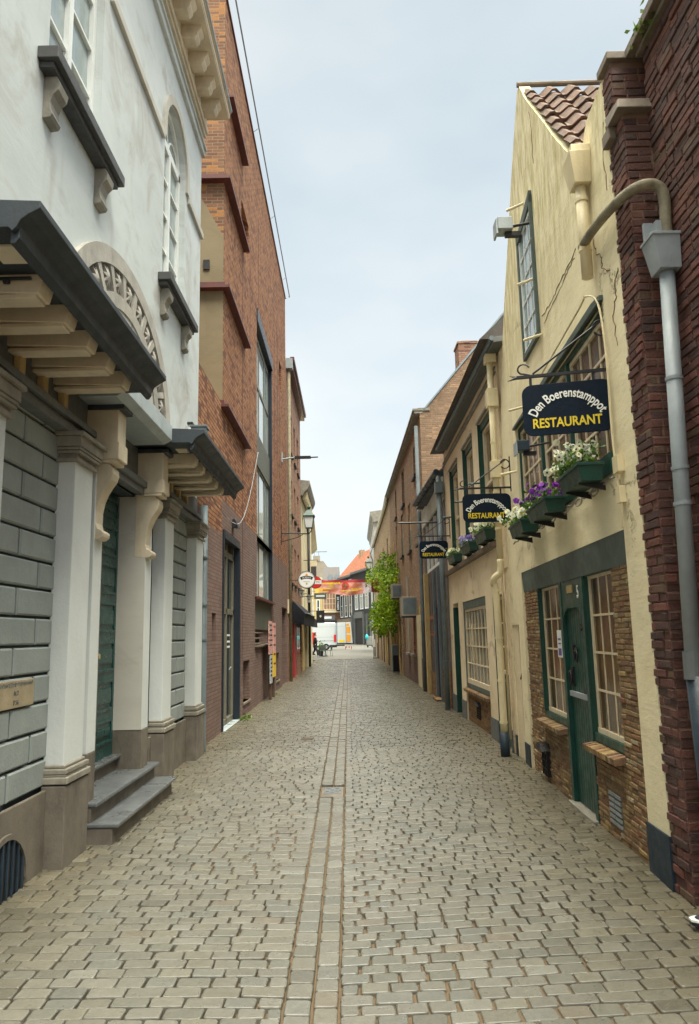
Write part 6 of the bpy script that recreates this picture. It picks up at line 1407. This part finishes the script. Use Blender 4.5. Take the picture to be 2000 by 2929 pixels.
# ---------------- things on the square
van = empty('delivery_van', (-4.3, 81.5, 0), 0, 'tall white delivery van with its rear doors open at the end of the street', 'van')
m = MB(); prof = [(-2.9, 0.45), (2.75, 0.45), (2.78, 0.9), (2.72, 2.75), (2.6, 2.95), (-1.6, 3.0), (-2.0, 2.6), (-2.9, 1.5)]
m.prism(prof, -1.0, 1.0, 'y'); m.build('body', 'van', van, 0.08)
m = MB().box(-2.9, 2.7, -1.015, -0.99, 0.95, 1.02).box(-1.5, 2.6, -1.012, -0.99, 1.38, 1.40).box(-1.5, 2.6, -1.012, -0.99, 2.48, 2.50); m.build('side_moulding', 'zinc', van)
MB().box(2.45, 2.80, -1.03, -0.9, 0.85, 1.62).build('tail_light', 'bright_red', van, 0.01)
MB().box(-2.8, 2.75, -0.98, 0.98, 0.28, 0.52).build('underbody', 'black', van)
for x in (-1.9, 1.6):
    for y in (-0.92, 0.92):
        w_ = MB().tube([(x, y-0.12, 0.34), (x, y+0.12, 0.34)], 0.35, 20).build('wheel', 'tyre', van); MB().tube([(x, y-0.13, 0.34), (x, y+0.13, 0.34)], 0.18, 14).build('rim', 'zinc', w_)
dA = MB().box(2.86, 3.76, -1.35, -1.29, 0.72, 2.92).build('rear_door', 'van', van, 0.02); MB().box(3.0, 3.62, -1.37, -1.34, 0.82, 1.06).build('number_plate', 'plate', dA)
MB().box(2.9, 3.72, -1.355, -1.345, 2.45, 2.47).build('door_crease', 'zinc', dA)
dB = MB().prism([(3.80, 0.74), (4.48, 0.72), (4.30, 2.94), (3.80, 2.92)], -1.30, -1.24, 'y').build('rear_door', 'van', van, 0.02)
for a, b, c, e in ((3.84, 4.12, 2.55, 2.78), (3.84, 4.26, 1.75, 2.46), (3.84, 4.28, 0.84, 1.62)): MB().box(a, b, -1.315, -1.29, c, e).build('lining_panel', 'orange', dB, 0.02)
MB().box(2.72, 2.86, -1.3, -0.98, 0.8, 2.9).build('hinge_side', 'zinc', dA)
MB().box(2.0, 3.6, -1.0, 0.9, 0.42, 0.55).build('rear_bumper', 'iron', van)

tb_ = empty('street_barrier', (-0.28, 82, 0), 0, 'low red and white trestle standing on the paving behind the van', 'barrier')
MB().box(-0.36, 0.36, -0.03, 0.03, 0.20, 0.32).build('rail', 'bright_red', tb_); MB().box(-0.18, 0.0, -0.035, 0.035, 0.205, 0.315).box(0.14, 0.26, -0.035, 0.035, 0.205, 0.315).build('white_stripes', 'white', tb_)
for x in (-0.32, 0.32): MB().box(x-0.03, x+0.03, -0.2, 0.2, 0, 0.06).box(x-0.03, x+0.03, -0.03, 0.03, 0.05, 0.22).build('foot', 'bright_red', tb_)

def skin_body(name, verts, edges, radii, mat, parent, sub=2, root=0):
    me = bpy.data.meshes.new(name); me.from_pydata(verts, edges, []); o = bpy.data.objects.new(name, me); COL.objects.link(o); o.parent = parent
    me.materials.append(K[mat]); md = o.modifiers.new('skin', 'SKIN'); me.skin_vertices or None
    for i, r in enumerate(radii):
        me.skin_vertices[0].data[i].radius = (r, r) if not isinstance(r, tuple) else r
    me.skin_vertices[0].data[root].use_root = True
    md.use_smooth_shade = True; s_ = o.modifiers.new('sub', 'SUBSURF'); s_.levels = sub; s_.render_levels = sub
    return o
pe = empty('person', (-2.66, 55.2, 0), 0, 'person in a black coat walking at the far left, hands raised to the chest', 'person')
Vb = [(0, 0, 0.92), (0.01, 0, 1.12), (0.02, 0, 1.38), (0.04, 0, 1.50), (0.05, 0, 1.58), (0.055, 0, 1.68),
      (0.02, -0.17, 1.40), (0.03, -0.21, 1.14), (0.22, -0.12, 1.22), (0.02, 0.17, 1.40), (0.04, 0.21, 1.14), (0.24, 0.08, 1.24),
      (0.0, -0.09, 0.86), (0.16, -0.09, 0.48), (0.22, -0.09, 0.08), (0.0, 0.09, 0.86), (-0.06, 0.09, 0.47), (-0.28, 0.09, 0.12)]
Eb = [(0, 1), (1, 2), (2, 3), (3, 4), (4, 5), (2, 6), (6, 7), (7, 8), (2, 9), (9, 10), (10, 11), (0, 12), (12, 13), (13, 14), (0, 15), (15, 16), (16, 17)]
Rb = [0.14, 0.125, 0.135, 0.06, 0.075, 0.085, 0.06, 0.045, 0.03, 0.06, 0.045, 0.03, 0.095, 0.06, 0.04, 0.095, 0.06, 0.04]
skin_body('body', Vb, Eb, Rb, 'skin', pe)
skin_body('coat', [(0, 0, 0.62), (0, 0, 0.92), (0.01, 0, 1.15), (0.02, 0, 1.40), (0.03, 0, 1.48), (0.02, -0.18, 1.40), (0.03, -0.22, 1.14), (0.19, -0.14, 1.20), (0.02, 0.18, 1.40), (0.04, 0.22, 1.14), (0.21, 0.10, 1.22)],
          [(0, 1), (1, 2), (2, 3), (3, 4), (3, 5), (5, 6), (6, 7), (3, 8), (8, 9), (9, 10)], [0.19, 0.175, 0.155, 0.16, 0.075, 0.075, 0.06, 0.045, 0.075, 0.06, 0.045], 'cloth_black', pe)
skin_body('trousers', [(0, 0, 0.84), (0, -0.09, 0.80), (0.16, -0.09, 0.46), (0.21, -0.09, 0.12), (0, 0.09, 0.80), (-0.06, 0.09, 0.45), (-0.26, 0.09, 0.16)], [(0, 1), (1, 2), (2, 3), (0, 4), (4, 5), (5, 6)], [0.13, 0.11, 0.085, 0.07, 0.11, 0.085, 0.07], 'cloth_navy', pe)
hr = bmesh.new(); bmesh.ops.create_uvsphere(hr, u_segments=16, v_segments=10, radius=0.115)
for v in hr.verts: v.co = Vector((v.co.x*1.05+0.02, v.co.y*0.95, v.co.z*1.1+1.70)); 
for v in hr.verts:
    if v.co.x > 0.08 and v.co.z < 1.74: v.co.x = 0.06
me_ = bpy.data.meshes.new('hair'); hr.to_mesh(me_); hr.free(); me_.shade_smooth(); me_.materials.append(K['hair']); ho = bpy.data.objects.new('hair', me_); COL.objects.link(ho); ho.parent = pe
for x, y, a in ((0.24, -0.09, 0), (-0.30, 0.09, 0.5)):
    MB().hexa([(x-0.10, y-0.045, 0.0), (x+0.18, y-0.04, 0.0), (x+0.18, y+0.04, 0.0), (x-0.10, y+0.045, 0.0), (x-0.09, y-0.035, 0.10), (x+0.12, y-0.03, 0.06), (x+0.12, y+0.03, 0.06), (x-0.09, y+0.035, 0.10)]).build('shoe', 'shoe', pe, 0.015)

def bistro_chair(x, y, rz, label):
    e = empty('terrace_chair', (x, y, 0), rz, label, 'chair', 'green terrace chairs')
    MB().box(-0.22, 0.22, -0.22, 0.22, 0.43, 0.46).build('seat', 'green_grey', e, 0.01)
    MB().hexa([(-0.21, 0.20, 0.5), (0.21, 0.20, 0.5), (0.21, 0.22, 0.5), (-0.21, 0.22, 0.5), (-0.21, 0.26, 0.86), (0.21, 0.26, 0.86), (0.21, 0.28, 0.86), (-0.21, 0.28, 0.86)]).build('backrest', 'green_grey', e, 0.01)
    for sx in (-1, 1):
        for sy in (-1, 1): MB().tube([(sx*0.19, sy*0.19, 0.45), (sx*0.22, sy*0.24, 0)], 0.016, 6).build('leg', 'green_grey', e)
bistro_chair(-1.72, 57.2, rad(-70), 'green terrace chair at the right of the small table, facing left')
bistro_chair(-2.15, 56.4, rad(190), 'green terrace chair in front of the small table, its back to the camera')
tt = empty('terrace_table', (-2.0, 57.2, 0), 0, 'small green terrace table between the chairs and the walking person', 'table')
MB().tube([(0, 0, 0.72), (0, 0, 0.75)], 0.36, 20).build('table_top', 'green_grey', tt); MB().tube([(0, 0, 0.05), (0, 0, 0.72)], 0.03, 8).build('leg', 'green_grey', tt); MB().lathe([(0.22, 0.0), (0.20, 0.05), (0.03, 0.08)]).build('base', 'green_grey', tt)
pl = empty('potted_plant', (-2.35, 58.0, 0), 0, 'dark planter with upright green leaves behind the terrace chairs', 'potted plant')
MB().lathe([(0.16, 0), (0.22, 0.45), (0.24, 0.5), (0.2, 0.5)]).build('pot', 'black', pl); m = MB(); leaves(m, lambda R: (R.gauss(0, 0.13), R.gauss(0, 0.13), 0.5+abs(R.gauss(0.25, 0.2))), 160, 0.12, seed=33); m.build('foliage', 'leaf2', pl, recalc=False)
rt = empty('red_cabinet', (-3.3, 62.5, 0), 0, 'red and white ice cabinet behind the walking person', 'cabinet')
MB().box(-0.2, 0.30, -0.25, 0.25, 0.85, 1.85).build('red_casing', 'bright_red', rt, 0.02); MB().box(-0.19, 0.28, -0.24, 0.24, 0.1, 0.85).build('white_base', 'white', rt, 0.02); MB().box(-0.19, 0.28, -0.2, 0.2, 0.0, 0.1).build('foot', 'black', rt)
bc = empty('wheeled_container', (2.35, 92, 0), 0, 'grey wheeled container standing at the far right of the square', 'container')
MB().box(-0.42, 0.42, -0.4, 0.4, 0.28, 1.35).build('casing', 'grey_box', bc, 0.03); MB().box(-0.45, 0.45, -0.42, 0.42, 0.20, 0.30).build('base_frame', 'black', bc)
for x in (-0.3, 0.3):
    for y in (-0.3, 0.3): MB().tube([(x, y-0.03, 0.1), (x, y+0.03, 0.1)], 0.1, 12).build('wheel', 'tyre', bc)
cb = empty('cyan_bag', (1.95, 91, 0.95), 0, 'cyan plastic bag hanging by the grey wheeled container', 'bag')
MB().lathe([(0.10, 0), (0.22, 0.15), (0.20, 0.45), (0.08, 0.62)], n=10).build('bag_body', 'cyan', cb, smooth=True); MB().tube([(-0.05, 0, 0.6), (0, 0, 0.75), (0.05, 0, 0.6)], 0.012, 5).build('handle', 'cyan', cb)
sp_ = empty('advertising_stand', (1.66, 50.5, 0), 0, 'thin advertising stand with cyan topped pole against the right wall below the vine', 'advertising stand')
MB().tube([(0, 0, 0), (0.03, 0, 2.3)], 0.022, 8).build('pole', 'ochre_wood', sp_); MB().box(-0.06, 0.08, -0.02, 0.02, 2.2, 2.42).build('pennant', 'cyan', sp_); MB().box(-0.2, 0.22, -0.15, 0.15, -0.02, 0.03).build('base', 'iron', sp_)
MB().box(-0.16, -0.02, -0.05, -0.02, 0.75, 1.25).build('pale_panel', 'white', sp_); MB().box(-0.16, -0.12, -0.03, 0.03, 0, 0.8).box(0.1, 0.14, -0.03, 0.03, 0, 1.0).build('legs', 'iron', sp_)

# ---------------- climbing vine
vn = empty('climbing_vine', (2.0, 30.5, 0), 0, 'bright green climbing vine hanging over the street from the right hand brick wall', 'vine')
m = MB(); RV = random.Random(40); nc = 0
while nc < 330:
    y = RV.uniform(-1.0, 13.5); top = 4.55+1.35*min(1, max(0, y/8))+0.3*math.sin(y*2.1); bot = 2.3+0.3*math.sin(y*1.7)+0.02*y
    low = RV.random() < 0.48
    z = RV.uniform(bot-0.35, bot+0.75) if low else RV.uniform(bot+0.4, top)
    out = (0.15+0.85*RV.random()**0.7*math.exp(-((y-4.5)/4.5)**2)) if low else (0.06+0.26*RV.random())
    if not low and 3.3 < z < 4.0 and RV.random() < 0.5: continue
    r = RV.uniform(0.10, 0.22); t0 = RV.random(); n_ = int(26*(r/0.16)**1.5)
    # a spray of leaves that droops towards the street
    leaves(m, lambda R: (-(out+R.gauss(0, r*0.6)) if out+0 > 0 else 0, y+R.gauss(0, r*1.3), z-0.25*out-abs(R.gauss(0, r*0.9))+0.1), n_, 0.13, (max(0, t0-0.25), min(1, t0+0.25)), seed=1000+nc); nc += 1
def tendril(R):
    y = R.gauss(13.5, 1.2); d = R.uniform(0.2, 1.05); return (-d, y, 5.2-0.4*d+R.gauss(0, 0.28))
leaves(m, tendril, 600, 0.13, seed=41); m.build('foliage', 'leaf', vn, recalc=False)
m = MB(); R6 = random.Random(6)
for k in range(9):
    y = -0.6+k*1.5; pts = [(-0.02, y, -0.05)]; 
    for j in range(8): y += R6.gauss(0, 0.15); pts.append((-0.04-0.03*R6.random(), y, 0.7*(j+1)))
    m.tube(pts, [0.05-0.004*j for j in range(9)], 6)
m.build('stems', 'timber' if 'timber' in K else 'ochre_wood', vn)

# ---------------- small things in the foreground
sh = empty('shoe', (2.07, 4.22, 0.03), rad(176), 'dark shoe with pale sole edge just entering at the right edge of the picture', 'shoe')
m = MB(); prof = [(0, 0.0), (0.10, 0.0), (0.20, 0.004), (0.27, 0.012), (0.285, 0.03)]
MB().prism([(-0.01, -0.036), (0.08, -0.04), (0.18, -0.05), (0.25, -0.045), (0.285, -0.02), (0.285, 0.02), (0.25, 0.045), (0.18, 0.05), (0.08, 0.04), (-0.01, 0.036)], 0.0, 0.022, 'z').build('sole', 'black', sh, 0.006)
MB().prism([(-0.01, -0.037), (0.08, -0.041), (0.18, -0.051), (0.25, -0.046), (0.287, -0.02), (0.287, 0.02), (0.25, 0.046), (0.18, 0.051), (0.08, 0.041), (-0.01, 0.037)], 0.022, 0.032, 'z').build('pale_stripe', 'sign_white', sh)
m.hexa([(0.0, -0.035, 0.032), (0.27, -0.035, 0.032), (0.27, 0.035, 0.032), (0.0, 0.035, 0.032), (0.0, -0.03, 0.11), (0.16, -0.028, 0.085), (0.16, 0.028, 0.085), (0.0, 0.03, 0.11)]); m.build('upper', 'navy', sh, 0.02)
for x, y, n_, s_, lb in ((-2.14, 14.9, 90, 0.06, 'small green weed growing from the paving beside the glass door'), (-2.15, 20.9, 40, 0.05, 'tiny tuft of weed at the wall foot beyond the poster stand')):
    m = MB(); leaves(m, lambda R: (R.gauss(0.03, 0.06), R.gauss(0, 0.22), abs(R.gauss(0, 0.035))), n_, s_, seed=int(y)); m.tube([(0.03+0.05*math.sin(i*2.1), -0.45+i*0.1, 0.004) for i in range(10)], 0.003, 4); tag(m.build('weed', 'weed', None, loc=(x, y, 0.0), recalc=False), lb, 'plant')
ww_ = MB().tube([tuple(p) for p in smooth_path([(-2.18, 10.5, 3.9), (-2.16, 14.5, 3.85), (-2.2, 17.7, 6.1)], 8)], 0.008, 4)
tag(ww_.build('loose_wire', 'zinc', None), 'thin pale wire sagging across the orange brick wall above the second canopy', 'wire')
print('objects', len(bpy.data.objects))
